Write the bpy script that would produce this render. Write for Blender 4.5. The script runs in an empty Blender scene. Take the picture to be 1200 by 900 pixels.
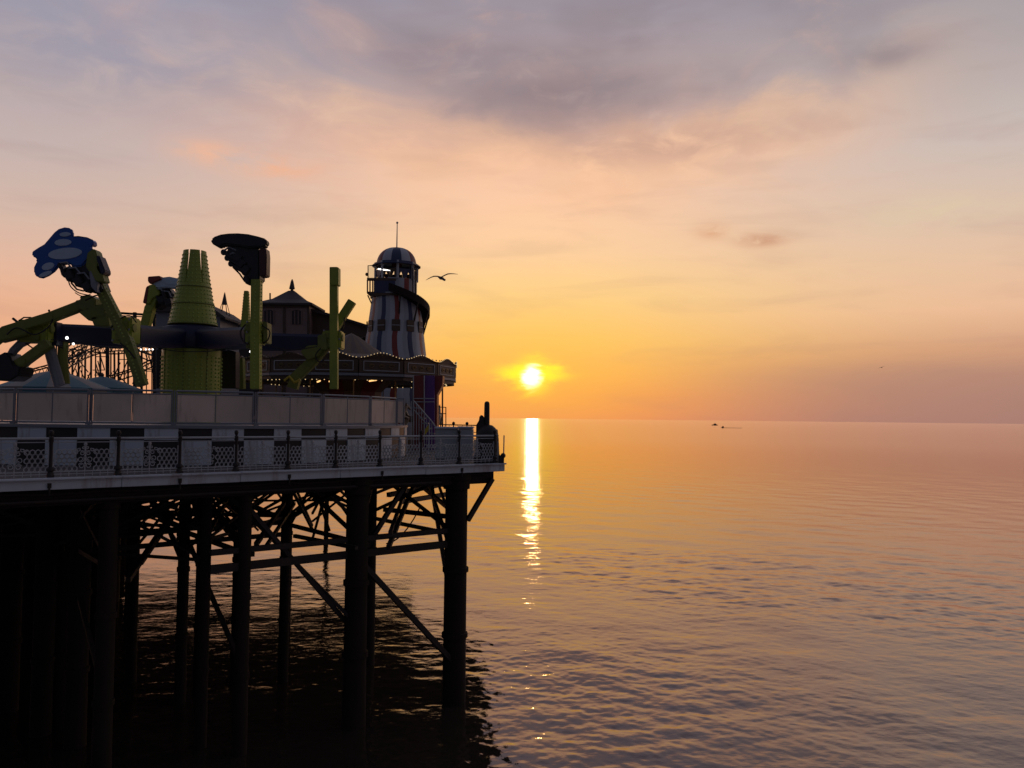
import bpy, bmesh, math, random
import numpy as np
from mathutils import Vector, Matrix

sc = bpy.context.scene
COL = sc.collection
R = math.radians
PI = math.pi
random.seed(7)

# ------------------------------------------------------------------ camera
EYE = 10.0                 # eye above the water
DECK = 8.3                 # pier deck above the water
FPX = 960.0                # focal length in pixels of the 1200 px wide photograph
pit, rol = math.atan(40 / FPX), R(0.62)
fwd = Vector((0, math.cos(pit), math.sin(pit)))
up0 = Vector((0, -math.sin(pit), math.cos(pit)))
rgt = Vector((1, 0, 0)) * math.cos(rol) + up0 * math.sin(rol)
upv = up0 * math.cos(rol) - Vector((1, 0, 0)) * math.sin(rol)
cam = bpy.data.cameras.new('camera')
cam.sensor_width = 36
cam.lens = 36 * FPX / 1200
cam.clip_end = 60000
cam.clip_start = 0.1
camo = bpy.data.objects.new('camera', cam)
COL.objects.link(camo)
m = Matrix((rgt, upv, -fwd)).transposed().to_4x4()
m.translation = Vector((0, 0, EYE))
camo.matrix_world = m
sc.camera = camo

def P(px, py, Y):
    """the place at depth Y that the photograph shows at pixel px, py"""
    d = fwd * FPX + rgt * (px - 600) + upv * (450 - py)
    return Vector((0, 0, EYE)) + d * (Y / d.y)

sc.view_settings.view_transform = 'Standard'
sc.view_settings.look = 'None'
sc.view_settings.gamma = 1
sc.view_settings.exposure = 0
sc.render.film_transparent = False
sc.cycles.max_bounces = 8
sc.cycles.sample_clamp_indirect = 8
sc.cycles.sample_clamp_direct = 0

SUN_AZ, SUN_EL = 1.43, 2.95

# ------------------------------------------------------------------ sky
def lin(c):
    return [((v / 255) / 12.92 if v / 255 <= 0.04045 else ((v / 255 + 0.055) / 1.055) ** 2.4) for v in c]

def node_kit(nt):
    nd, ln = nt.nodes, nt.links
    class K: pass
    k = K()
    def put(sock, v):
        if hasattr(v, 'links') or isinstance(v, bpy.types.NodeSocket): ln.new(v, sock)
        elif isinstance(v, (tuple, list)) and len(v) == 3 and sock.type == 'RGBA': sock.default_value = (*v, 1)
        else: sock.default_value = v
    def M(op, a, b=None, c=None, clamp=False):
        n = nd.new('ShaderNodeMath'); n.operation = op; n.use_clamp = clamp
        for i, v in enumerate((a, b, c)):
            if v is not None: put(n.inputs[i], v)
        return n.outputs[0]
    def smooth(v, e0, e1):
        n = nd.new('ShaderNodeMapRange'); n.interpolation_type = 'SMOOTHSTEP'
        put(n.inputs[0], v); put(n.inputs[1], e0); put(n.inputs[2], e1)
        n.inputs[3].default_value = 0; n.inputs[4].default_value = 1
        return n.outputs[0]
    def mix(f, a, b, kind='MIX'):
        n = nd.new('ShaderNodeMix'); n.data_type = 'RGBA'; n.blend_type = kind
        put(n.inputs[0], f); put(n.inputs[6], a); put(n.inputs[7], b)
        return n.outputs[2]
    def ramp(f, stops):
        n = nd.new('ShaderNodeValToRGB'); e = n.color_ramp.elements
        while len(e) > 1: e.remove(e[-1])
        e[0].position = stops[0][0]; e[0].color = (*stops[0][1], 1)
        for p, c in stops[1:]:
            x = e.new(p); x.color = (*c, 1)
        put(n.inputs[0], f); return n.outputs[0]
    def noise(vec, scale, detail=4, rough=0.5, dist=0.0):
        n = nd.new('ShaderNodeTexNoise'); put(n.inputs['Vector'], vec)
        n.inputs['Scale'].default_value = scale; n.inputs['Detail'].default_value = detail
        n.inputs['Roughness'].default_value = rough; n.inputs['Distortion'].default_value = dist
        return n.outputs[0]
    def vec(x, y, z):
        n = nd.new('ShaderNodeCombineXYZ')
        for i, v in enumerate((x, y, z)): put(n.inputs[i], v)
        return n.outputs[0]
    def sep(v):
        n = nd.new('ShaderNodeSeparateXYZ'); ln.new(v, n.inputs[0]); return n.outputs
    k.put, k.M, k.smooth, k.mix, k.ramp, k.noise, k.vec, k.sep, k.nd, k.ln = put, M, smooth, mix, ramp, noise, vec, sep, nd, ln
    return k

world = bpy.data.worlds.new('World')
sc.world = world
world.use_nodes = True
wt = world.node_tree
wt.nodes.clear()
k = node_kit(wt)
M_, SM, MX = k.M, k.smooth, k.mix
tc = wt.nodes.new('ShaderNodeTexCoord')
nrm = wt.nodes.new('ShaderNodeVectorMath'); nrm.operation = 'NORMALIZE'
wt.links.new(tc.outputs['Generated'], nrm.inputs[0])
sx, sy, sz = k.sep(nrm.outputs[0])
el = M_('MULTIPLY', M_('ARCSINE', sz), 180 / PI)
az = M_('SUBTRACT', M_('MULTIPLY', M_('ARCTAN2', sx, sy), 180 / PI), SUN_AZ)
elc = M_('MAXIMUM', el, 0.0)
zc = M_('ADD', M_('MAXIMUM', sz, 0.0), 0.16)
cloudp = k.vec(M_('DIVIDE', sx, zc), M_('DIVIDE', sy, zc), 0.0)      # a flat cloud layer overhead
n_big = k.noise(cloudp, 1.1, 5, 0.55, 0.6)
n_mid = k.noise(cloudp, 2.6, 6, 0.6, 0.9)
n_fin = k.noise(cloudp, 7.0, 6, 0.62, 0.5)
n_soft = k.noise(cloudp, 4.0, 3, 0.5, 0.4)
streak = k.noise(k.vec(M_('MULTIPLY', az, 0.10), M_('MULTIPLY', el, 0.55), 3.0), 1.0, 5, 0.55, 0.4)
wob = M_('MULTIPLY', M_('SUBTRACT', n_mid, 0.5), 9.0)
ew = M_('MAXIMUM', M_('ADD', elc, M_('MULTIPLY', M_('SUBTRACT', n_big, 0.5), 5.0)), 0.0)
def er(stops, e=None):
    return k.ramp(M_('DIVIDE', e if e is not None else ew, 90.0), [(d / 90.0, lin(c)) for d, c in stops])
r_sun = er([(0, (248, 152, 88)), (1.6, (251, 162, 82)), (3.2, (253, 180, 86)), (5.5, (255, 200, 104)), (8.5, (255, 211, 138)), (11.5, (255, 210, 162)),
            (15, (255, 206, 170)), (18, (252, 200, 172)), (22, (206, 180, 174)), (27, (166, 158, 170)), (40, (118, 118, 136)), (90, (82, 88, 108))], elc)
r_left = er([(0, (238, 168, 126)), (3, (239, 174, 134)), (6, (240, 180, 146)), (9, (232, 186, 162)), (12, (215, 186, 172)), (16, (197, 180, 178)),
             (20, (186, 172, 174)), (24, (166, 161, 175)), (28, (143, 148, 174)), (40, (108, 113, 136)), (90, (82, 88, 108))], elc)
r_right = er([(0, (168, 128, 116)), (2.2, (184, 140, 122)), (4.5, (210, 158, 130)), (7, (238, 190, 158)), (10, (233, 196, 168)), (13, (220, 195, 177)),
              (17, (202, 191, 186)), (21, (184, 173, 172)), (26, (160, 156, 164)), (40, (112, 115, 134)), (90, (82, 88, 108))], elc)
r_back = er([(0, (48, 56, 70)), (10, (56, 66, 82)), (25, (60, 71, 90)), (50, (68, 78, 98)), (90, (80, 86, 105))], elc)
side = MX(SM(az, -24, 24), r_left, r_right)
wsun = M_('EXPONENT', M_('MULTIPLY', M_('POWER', M_('ABSOLUTE', M_('DIVIDE', az, 19.0)), 2.0), -1.0))
front = MX(wsun, side, r_sun)
aaz = M_('ABSOLUTE', az)
base = MX(SM(aaz, 42, 120), front, r_back)
# ... long dark cloud deck above the sun, its lower rim catching the light
azp = M_('MULTIPLY', M_('SUBTRACT', az, 3.5), M_('SUBTRACT', az, 3.5))
thr = M_('ADD', 18.3, M_('MULTIPLY', azp, 0.0075))
over = M_('SUBTRACT', M_('ADD', el, wob), thr)
fadeaz = M_('EXPONENT', M_('MULTIPLY', M_('POWER', M_('ABSOLUTE', M_('DIVIDE', M_('SUBTRACT', az, 2.5), 21.0)), 4.0), -1.0))
fadetop = M_('SUBTRACT', 1.0, M_('MULTIPLY', SM(el, 22.0, 30.0), 0.5))
deckm = M_('MULTIPLY', M_('MULTIPLY', SM(over, -1.5, 4.2), fadeaz), fadetop)
deckm = M_('MULTIPLY', deckm, M_('ADD', 0.5, M_('MULTIPLY', SM(n_soft, 0.3, 0.66), 0.5)), clamp=True)
n_tear = k.noise(k.vec(M_('MULTIPLY', az, 0.075), M_('MULTIPLY', el, 0.20), 9.0), 1.0, 4, 0.5, 0.6)
deckm = M_('MULTIPLY', deckm, M_('ADD', 0.45, M_('MULTIPLY', SM(n_tear, 0.36, 0.58), 0.55)))
rim = M_('MULTIPLY', M_('MULTIPLY', SM(over, -5.5, -0.6), M_('SUBTRACT', 1.0, SM(over, -0.4, 2.4))), fadeaz)
c1 = MX(M_('MULTIPLY', rim, 0.55), base, lin((254, 202, 156)))
c1 = MX(M_('MULTIPLY', deckm, 0.85), c1, MX(n_fin, lin((136, 124, 134)), lin((154, 140, 144))))
# ... thin wisps everywhere
wisp = SM(n_mid, 0.50, 0.78)
c1 = MX(M_('MULTIPLY', M_('MULTIPLY', wisp, 0.45), SM(el, 6, 16)), c1, MX(wsun, lin((206, 172, 166)), lin((246, 190, 158))))
c1 = MX(M_('MULTIPLY', SM(streak, 0.46, 0.72), 0.13), c1, lin((150, 118, 118)))
# ... a few single clouds: azimuth, elevation, half sizes, colour, strength
def puff(c, a0, e0, sa, se, colr, s, thr0=0.42):
    da = M_('DIVIDE', M_('SUBTRACT', az, a0), sa); de = M_('DIVIDE', M_('SUBTRACT', el, e0), se)
    g = M_('EXPONENT', M_('MULTIPLY', M_('ADD', M_('MULTIPLY', da, da), M_('MULTIPLY', de, de)), -1.0))
    g = M_('MULTIPLY', g, SM(n_fin, thr0 - 0.12, thr0 + 0.2))
    return MX(M_('MULTIPLY', g, s, clamp=True), c, lin(colr))
c1 = puff(c1, 15.6, 12.0, 1.6, 0.45, (206, 152, 122), 0.9, 0.36)
c1 = puff(c1, 12.3, 12.7, 1.0, 0.5, (222, 166, 128), 0.7, 0.36)
c1 = puff(c1, 23.5, 22.4, 2.4, 0.8, (146, 132, 138), 0.7, 0.36)
c1 = puff(c1, 1.5, 21.8, 9.0, 2.6, (136, 121, 130), 0.6, 0.30)
c1 = puff(c1, -7.0, 24.0, 7.0, 1.6, (138, 126, 138), 0.5, 0.36)
c1 = puff(c1, 26.0, 13.0, 4.0, 1.0, (226, 204, 172), 0.8, 0.40)
c1 = puff(c1, -18.0, 16.4, 3.2, 0.8, (244, 184, 150), 1.0, 0.40)
c1 = puff(c1, -22.0, 16.9, 2.2, 0.7, (244, 188, 156), 1.0, 0.40)
c1 = puff(c1, -14.5, 19.5, 9.0, 2.0, (222, 178, 160), 0.7, 0.42)
c1 = puff(c1, -28.0, 22.0, 14.0, 3.0, (150, 150, 170), 0.6, 0.42)
c1 = puff(c1, 9.0, 18.5, 9.0, 1.6, (206, 164, 146), 0.8, 0.40)
# ... bank of dull cloud low on the right
bank = M_('MULTIPLY', SM(az, 5.0, 26.0), M_('SUBTRACT', 1.0, SM(M_('ADD', el, M_('MULTIPLY', M_('SUBTRACT', streak, 0.5), 3.0)), 2.6, 4.6)))
c1 = MX(M_('MULTIPLY', bank, 0.5), c1, lin((172, 130, 120)))
# ... the sun burning through thin cloud, and the stretched glow round it
shred = k.noise(k.vec(M_('MULTIPLY', az, 0.9), M_('MULTIPLY', el, 2.6), 5.0), 1.0, 3, 0.5, 0.3)
sa_ = M_('ADD', M_('ADD', az, M_('MULTIPLY', M_('SUBTRACT', streak, 0.5), 0.8)), M_('MULTIPLY', M_('SUBTRACT', shred, 0.5), 1.1))
se_ = M_('ADD', M_('SUBTRACT', el, SUN_EL), M_('MULTIPLY', M_('SUBTRACT', shred, 0.5), 0.9))
def lens(ax, ex, pw, e_off=0.0):
    q = M_('ADD', M_('POWER', M_('ABSOLUTE', M_('DIVIDE', sa_, ax)), 2.0), M_('POWER', M_('ABSOLUTE', M_('DIVIDE', M_('SUBTRACT', se_, e_off), ex)), 2.0))
    return M_('EXPONENT', M_('MULTIPLY', M_('POWER', q, pw), -1.0))
halo = lens(6.5, 4.0, 0.8)
fringe = lens(2.35, 0.66, 1.7, 0.2)
fringe2 = lens(1.35, 1.3, 1.6, 0.0)
core = lens(0.56, 0.70, 1.6)
c1 = MX(M_('MULTIPLY', halo, 0.5), c1, lin((255, 192, 74)))
c1 = MX(M_('MAXIMUM', M_('MULTIPLY', fringe, 0.97), M_('MULTIPLY', fringe2, 0.75)), c1, (1.05, 1.0, 0.04))
c1 = MX(core, c1, (3.0, 2.7, 1.6))
nish = wt.nodes.new('ShaderNodeTexSky')
nish.sky_type = 'NISHITA'
nish.sun_disc = False
nish.sun_elevation = R(SUN_EL)
nish.sun_rotation = R(SUN_AZ)
nish.dust_density = 3.0
bg_n = wt.nodes.new('ShaderNodeBackground'); bg_n.inputs[1].default_value = 0.05
wt.links.new(nish.outputs[0], bg_n.inputs[0])
bg = wt.nodes.new('ShaderNodeBackground'); bg.inputs[1].default_value = 1.0
wt.links.new(c1, bg.inputs[0])
adds = wt.nodes.new('ShaderNodeMixShader'); adds.inputs[0].default_value = 0.05
wt.links.new(bg.outputs[0], adds.inputs[1]); wt.links.new(bg_n.outputs[0], adds.inputs[2])
wo = wt.nodes.new('ShaderNodeOutputWorld')
wt.links.new(adds.outputs[0], wo.inputs[0])
world.cycles.sampling_method = 'MANUAL'
world.cycles.sample_map_resolution = 2048

sun = bpy.data.lights.new('sun', 'SUN')
sun.energy = 0.02
sun.angle = R(0.8)
sun.color = (1.0, 0.62, 0.26)
suno = bpy.data.objects.new('sun', sun)
COL.objects.link(suno)
sd = Vector((math.sin(R(SUN_AZ)) * math.cos(R(SUN_EL)), math.cos(R(SUN_AZ)) * math.cos(R(SUN_EL)), math.sin(R(SUN_EL))))
suno.rotation_euler = sd.to_track_quat('Z', 'Y').to_euler()
suno.location = sd * 200

# ------------------------------------------------------------------ materials
def mat(name, col, rough=0.6, var=0.25, scale=3.0, metal=0.0, bump=0.0, spec=0.5, stretch=(1, 1, 1), dirt=None, dirt_s=0.0):
    m = bpy.data.materials.new(name); m.use_nodes = True
    nt = m.node_tree
    kk = node_kit(nt)
    b = nt.nodes['Principled BSDF']
    t = nt.nodes.new('ShaderNodeTexCoord')
    mp = nt.nodes.new('ShaderNodeMapping'); mp.inputs['Scale'].default_value = stretch
    nt.links.new(t.outputs['Object'], mp.inputs[0])
    n = kk.noise(mp.outputs[0], scale, 6, 0.6)
    c = kk.mix(n, [v * (1 - var) for v in col], [min(1, v * (1 + var)) for v in col])
    if dirt:
        n2 = kk.noise(mp.outputs[0], scale * 0.37, 5, 0.65, 0.8)
        c = kk.mix(kk.M('MULTIPLY', kk.smooth(n2, 0.48, 0.72), dirt_s), c, list(dirt))
    nt.links.new(c, b.inputs['Base Color'])
    b.inputs['Roughness'].default_value = rough
    kk.put(b.inputs['Roughness'], kk.M('ADD', rough - 0.08, kk.M('MULTIPLY', n, 0.16), clamp=True))
    b.inputs['Metallic'].default_value = metal
    b.inputs['Specular IOR Level'].default_value = spec
    if bump:
        bp = nt.nodes.new('ShaderNodeBump'); bp.inputs['Strength'].default_value = bump; bp.inputs['Distance'].default_value = 0.02
        nt.links.new(kk.noise(mp.outputs[0], scale * 4, 5, 0.6), bp.inputs['Height'])
        nt.links.new(bp.outputs[0], b.inputs['Normal'])
    return m

def glow(name, col, s):
    m = bpy.data.materials.new(name); m.use_nodes = True
    b = m.node_tree.nodes['Principled BSDF']
    b.inputs['Base Color'].default_value = (*col, 1)
    b.inputs['Emission Color'].default_value = (*col, 1)
    b.inputs['Emission Strength'].default_value = s
    return m

# ------------------------------------------------------------------ sea
def make_sea():
    rng = np.random.default_rng(11)
    NC = 760
    # rings out from the pier, finest where the small waves can be seen
    rs = [3.0]
    while rs[-1] < 30000:
        r = rs[-1]
        rs.append(r + (0.06 if r < 15 else max(0.06, min(r * r * 0.000055, r * 0.35))))
    rs = np.array([0.5] + rs)
    fine = np.linspace(R(-40), R(40), NC)
    coarse = np.linspace(R(40), R(320), 120)[1:-1]
    th = np.concatenate([fine, coarse])          # a full disc, closed round
    nT, nR = len(th), len(rs)
    TH, RR = np.meshgrid(th, rs)
    X = (np.sin(TH) * RR).ravel(); Y = (np.cos(TH) * RR).ravel(); r = RR.ravel()
    res = np.maximum(np.gradient(rs)[:, None].repeat(nT, 1).ravel(), r * (R(80) / NC))
    res[np.tile(np.arange(nT) >= NC, nR)] = 1e3
    Z = np.zeros_like(X)
    N = 84
    lam = np.exp(rng.uniform(np.log(0.28), np.log(6.0), N))
    lam[:5] = (14, 11, 17, 9, 12)
    dirs = R(200) + rng.normal(0, R(55), N)
    ph = rng.uniform(0, 2 * PI, N)
    # gusts: calmer and livelier lanes
    g = np.zeros_like(X)
    for i in range(10):
        l = np.exp(rng.uniform(np.log(14), np.log(90))); d = rng.uniform(0, 2 * PI)
        g += np.sin((X * np.sin(d) * 0.6 + Y * np.cos(d) * 1.3) * 2 * PI / l + rng.uniform(0, 6.28))
    g = np.clip(1.0 + 0.22 * g, 0.45, 1.6)
    # the water lies calmer in the shelter of the pier
    tt = (X + 12.6) * 0.776 + (Y - 20.2) * 0.631; ss = -(X + 12.6) * 0.631 + (Y - 20.2) * 0.776
    g *= 1.0 - 0.68 / (1 + np.exp(-(ss + 5) / 1.5)) / (1 + np.exp((tt - 15.5) / 1.2))
    slope = WAVE
    for i in range(N):
        kx, ky = math.sin(dirs[i]), math.cos(dirs[i]); kk_ = 2 * PI / lam[i]
        a = slope / kk_ * math.sqrt(2.0 / N) * (0.5 if i < 5 else 1.25 if lam[i] < 1.6 else 0.75)
        w = np.exp(-(2.2 * res / lam[i]) ** 2)
        p = (X * kx + Y * ky) * kk_ + ph[i]
        if i > 4: p += 0.5 * np.sin((X * ky - Y * kx) * kk_ * 0.23 + ph[-i])
        Z += a * w * (np.sin(p) + 0.16 * np.cos(2 * p)) * (g if lam[i] < 4 else 1.0)
    co = np.stack([X, Y, Z], 1).astype(np.float32).ravel()
    me = bpy.data.meshes.new('sea')
    i0 = np.arange(nR - 1)[:, None] * nT + np.arange(nT)[None, :]
    i1 = np.arange(nR - 1)[:, None] * nT + (np.arange(nT)[None, :] + 1) % nT
    q = np.stack([i0, i0 + nT, i1 + nT, i1], 2).reshape(-1, 4)
    nf = len(q)
    me.vertices.add(len(X)); me.vertices.foreach_set('co', co)
    me.loops.add(nf * 4); me.loops.foreach_set('vertex_index', q.astype(np.int32).ravel())
    me.polygons.add(nf)
    me.polygons.foreach_set('loop_start', np.arange(nf, dtype=np.int32) * 4)
    me.polygons.foreach_set('use_smooth', np.ones(nf, dtype=bool))
    me.update(calc_edges=True)
    me.validate()
    if me.polygons[nf // 2].normal.z < 0: me.flip_normals()
    m = bpy.data.materials.new('sea_water'); m.use_nodes = True
    nt = m.node_tree; kk = node_kit(nt)
    b = nt.nodes['Principled BSDF']
    # clear dark water: a diffuse body under a Fresnel mirror
    nt.nodes.remove(b)
    dif = nt.nodes.new('ShaderNodeBsdfDiffuse'); dif.inputs[0].default_value = (0.036, 0.028, 0.020, 1)
    b = nt.nodes.new('ShaderNodeBsdfGlossy'); b.inputs[0].default_value = (1.0, 0.865, 0.83, 1)
    fre = nt.nodes.new('ShaderNodeFresnel'); fre.inputs[0].default_value = 2.25
    mxs = nt.nodes.new('ShaderNodeMixShader')
    nt.links.new(fre.outputs[0], mxs.inputs[0]); nt.links.new(dif.outputs[0], mxs.inputs[1]); nt.links.new(b.outputs[0], mxs.inputs[2])
    nt.links.new(mxs.outputs[0], nt.nodes['Material Output'].inputs[0])
    t = nt.nodes.new('ShaderNodeTexCoord')
    ox, oy, oz = kk.sep(t.outputs['Object'])
    dist = kk.M('SQRT', kk.M('ADD', kk.M('MULTIPLY', ox, ox), kk.M('MULTIPLY', oy, oy)))
    far = kk.smooth(dist, 40, 420)      # waves too far off to have their own mesh become roughness
    kk.put(b.inputs['Roughness'], kk.M('ADD', 0.05, kk.M('MULTIPLY', far, 0.09)))
    mp = nt.nodes.new('ShaderNodeMapping'); mp.inputs['Scale'].default_value = (0.75, 1.25, 1); mp.inputs['Rotation'].default_value = (0, 0, R(-20))
    nt.links.new(t.outputs['Object'], mp.inputs[0])
    h = kk.M('ADD', kk.M('ADD', kk.noise(mp.outputs[0], 2.2, 4, 0.55, 0.3), kk.M('MULTIPLY', kk.noise(mp.outputs[0], 6.5, 3, 0.5), 0.3)), kk.M('MULTIPLY', kk.noise(mp.outputs[0], 0.33, 3, 0.5, 0.3), 2.6))
    bp = nt.nodes.new('ShaderNodeBump'); bp.inputs['Distance'].default_value = 0.022
    kk.put(bp.inputs['Strength'], kk.M('MULTIPLY', 0.6, kk.M('SUBTRACT', 1.0, kk.M('MULTIPLY', far, 0.35))))
    nt.links.new(h, bp.inputs['Height']); nt.links.new(bp.outputs[0], b.inputs['Normal']); nt.links.new(bp.outputs[0], fre.inputs['Normal'])
    me.materials.append(m)
    o = bpy.data.objects.new('sea', me); COL.objects.link(o)
    o['kind'] = 'structure'
    o['label'] = 'calm rippled sea under the sunset'
    return o
WAVE = 0.052
sea = make_sea()

# ------------------------------------------------------------------ mesh tools
def wloc(o):
    v = Vector((0, 0, 0))
    while o is not None:
        v = v + o.location; o = o.parent
    return v

class MB:
    """collects shapes in world coordinates and links them as ONE mesh object"""
    def __init__(s): s.v = []; s.f = []; s.mi = []; s.m = 0
    def add(s, vs, fs):
        b = len(s.v)
        s.v += [tuple(p) for p in vs]
        for f in fs: s.f.append(tuple(i + b for i in f)); s.mi.append(s.m)
        return s
    def box(s, c, size, M=None):
        M = M or Matrix.Identity(3); c = Vector(c)
        h = [x / 2 for x in size]
        vs = [c + M @ Vector((sx * h[0], sy * h[1], sz * h[2])) for sx in (-1, 1) for sy in (-1, 1) for sz in (-1, 1)]
        return s.add(vs, [(0, 1, 3, 2), (4, 6, 7, 5), (0, 4, 5, 1), (2, 3, 7, 6), (0, 2, 6, 4), (1, 5, 7, 3)])
    def beam(s, p, q, w, h=None, up=(0, 0, 1), w2=None, h2=None):
        p, q = Vector(p), Vector(q); h = h or w; w2 = w2 or w; h2 = h2 or h
        d = (q - p).normalized(); u = Vector(up)
        if abs(d.dot(u)) > 0.98: u = Vector((0, 1, 0))
        r = d.cross(u).normalized(); u = r.cross(d)
        vs = []
        for o, a, b in ((p, w, h), (q, w2, h2)):
            for sx, sz in ((-1, -1), (1, -1), (1, 1), (-1, 1)): vs.append(o + r * sx * a / 2 + u * sz * b / 2)
        return s.add(vs, [(3, 2, 1, 0), (4, 5, 6, 7), (0, 1, 5, 4), (1, 2, 6, 5), (2, 3, 7, 6), (3, 0, 4, 7)])
    def tube(s, pts, r, n=8, r2=None, caps=True, closed=False):
        pts = [Vector(p) for p in pts]; N = len(pts); vs = []; fs = []
        prev = None
        for i, p in enumerate(pts):
            if closed: d = pts[(i + 1) % N] - pts[i - 1]
            else: d = pts[min(i + 1, N - 1)] - pts[max(i - 1, 0)]
            d.normalize()
            if prev is None:
                a = Vector((0, 0, 1)) if abs(d.z) < 0.9 else Vector((1, 0, 0))
                u = d.cross(a).normalized()
            else: u = (prev - d * prev.dot(d)).normalized()
            prev = u; w = d.cross(u)
            rr = r if r2 is None else r + (r2 - r) * i / (N - 1)
            for j in range(n):
                t = 2 * PI * j / n
                vs.append(p + (u * math.cos(t) + w * math.sin(t)) * rr)
        for i in range(N if closed else N - 1):
            for j in range(n):
                a, b = i * n + j, i * n + (j + 1) % n
                c, d = ((i + 1) % N) * n + (j + 1) % n, ((i + 1) % N) * n + j
                fs.append((a, b, c, d))
        if caps and not closed:
            fs.append(tuple(range(n - 1, -1, -1))); fs.append(tuple((N - 1) * n + j for j in range(n)))
        return s.add(vs, fs)
    def lathe(s, c, prof, n=24, a0=0.0, a1=2 * PI, mats=None, twist=None):
        c = Vector(c); full = abs(a1 - a0 - 2 * PI) < 1e-6
        cols = n if full else n + 1
        vs = []; b0 = len(s.v)
        for i, (r, z) in enumerate(prof):
            tw = twist(z) if twist else 0
            for j in range(cols):
                t = a0 + (a1 - a0) * j / n + tw
                vs.append(c + Vector((r * math.cos(t), r * math.sin(t), z)))
        for p in vs: s.v.append(tuple(p))
        for i in range(len(prof) - 1):
            for j in range(n):
                a, b = i * cols + j, i * cols + (j + 1) % cols
                s.f.append((b0 + a, b0 + b, b0 + b + cols, b0 + a + cols)); s.mi.append(mats(j, i) if mats else s.m)
        return s
    def prism(s, front, off):
        off = Vector(off); n = len(front); front = [Vector(p) for p in front]
        vs = front + [p + off for p in front]
        nrm = Vector((0, 0, 0))
        for i in range(n): nrm += front[i].cross(front[(i + 1) % n])
        fs = [tuple(range(n)), tuple(range(2 * n - 1, n - 1, -1))] + [(i, i + n, (i + 1) % n + n, (i + 1) % n) for i in range(n)]
        if nrm.dot(off) > 0: fs = [tuple(reversed(f)) for f in fs]
        return s.add(vs, fs)
    def ball(s, c, r, n=6, k=4, sq=(1, 1, 1)):
        c = Vector(c); vs = [c + Vector((0, 0, -r * sq[2]))]; fs = []
        for i in range(1, k):
            f = -PI / 2 + PI * i / k
            for j in range(n):
                t = 2 * PI * j / n
                vs.append(c + Vector((r * math.cos(f) * math.cos(t) * sq[0], r * math.cos(f) * math.sin(t) * sq[1], r * math.sin(f) * sq[2])))
        vs.append(c + Vector((0, 0, r * sq[2]))); L = len(vs) - 1
        for j in range(n):
            fs.append((0, 1 + (j + 1) % n, 1 + j)); fs.append((L, 1 + (k - 2) * n + j, 1 + (k - 2) * n + (j + 1) % n))
            for i in range(k - 2):
                a, b = 1 + i * n + j, 1 + i * n + (j + 1) % n
                fs.append((a, b, b + n, a + n))
        return s.add(vs, fs)
    def mesh(s, name, mats, off=Vector((0, 0, 0)), bevel=0.0, sharp=0.6):
        me = bpy.data.meshes.new(name)
        me.from_pydata([(p[0] - off.x, p[1] - off.y, p[2] - off.z) for p in s.v], [], s.f)
        for m in (mats if isinstance(mats, (list, tuple)) else [mats]): me.materials.append(m)
        me.polygons.foreach_set('material_index', s.mi)
        if bevel:
            bm = bmesh.new(); bm.from_mesh(me)
            es = [e for e in bm.edges if len(e.link_faces) == 2 and e.calc_face_angle(0) > 0.6]
            bmesh.ops.bevel(bm, geom=es, offset=bevel, segments=2, affect='EDGES', clamp_overlap=True)
            bm.to_mesh(me); bm.free()
        me.shade_smooth(); me.set_sharp_from_angle(angle=sharp)
        me.update()
        return me
    def build(s, name, mats, parent=None, bevel=0.0, sharp=0.6, origin=None):
        if parent is not None: off = wloc(parent)
        else: off = Vector(origin) if origin is not None else Vector((0, 0, 0))
        o = bpy.data.objects.new(name, s.mesh(name, mats, off, bevel, sharp)); COL.objects.link(o)
        if parent is not None: o.parent = parent
        else: o.location = off
        return o

def tag(o, label, cat, group=None):
    o['label'] = label; o['category'] = cat
    if group: o['group'] = group
    return o
def thing(name, loc, label, cat, group=None):
    o = bpy.data.objects.new(name, None); COL.objects.link(o); o.location = loc
    o.empty_display_size = 0.3
    return tag(o, label, cat, group)
def put(name, me, parent, loc, rz=0.0):
    """a piece that shares its mesh with its likes; loc in world coordinates"""
    o = bpy.data.objects.new(name, me); COL.objects.link(o)
    o.parent = parent
    o.location = Vector(loc) - (wloc(parent) if parent else Vector((0, 0, 0))); o.rotation_euler = (0, 0, rz)
    return o
def rot_z(a): return Matrix.Rotation(a, 3, 'Z')

# materials
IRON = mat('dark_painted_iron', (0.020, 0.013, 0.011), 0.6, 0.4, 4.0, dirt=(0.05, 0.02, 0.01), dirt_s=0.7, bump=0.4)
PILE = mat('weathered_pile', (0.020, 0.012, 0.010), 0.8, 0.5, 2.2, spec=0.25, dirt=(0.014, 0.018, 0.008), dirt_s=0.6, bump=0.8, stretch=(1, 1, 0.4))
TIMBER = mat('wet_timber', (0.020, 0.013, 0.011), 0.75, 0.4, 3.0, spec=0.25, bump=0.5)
FASC = mat('weathered_white_paint', (0.60, 0.65, 0.70), 0.5, 0.10, 1.3, dirt=(0.22, 0.14, 0.09), dirt_s=0.7, bump=0.15, stretch=(2.2, 2.2, 0.5))
WHITE = mat('white_paint', (0.62, 0.65, 0.70), 0.45, 0.08, 2.0, dirt=(0.35, 0.32, 0.30), dirt_s=0.4)
GREYW = mat('greyed_white_paint', (0.42, 0.43, 0.44), 0.5, 0.12, 3.0, dirt=(0.22, 0.17, 0.13), dirt_s=0.5)
BLACK = mat('black_paint', (0.022, 0.017, 0.016), 0.5, 0.3, 3.0)
DECKM = mat('deck_boards', (0.06, 0.05, 0.045), 0.75, 0.3, 1.2, bump=0.3, stretch=(4, 0.4, 1))
STEEL = mat('grey_steel', (0.22, 0.23, 0.26), 0.45, 0.15, 4.0)
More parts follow.
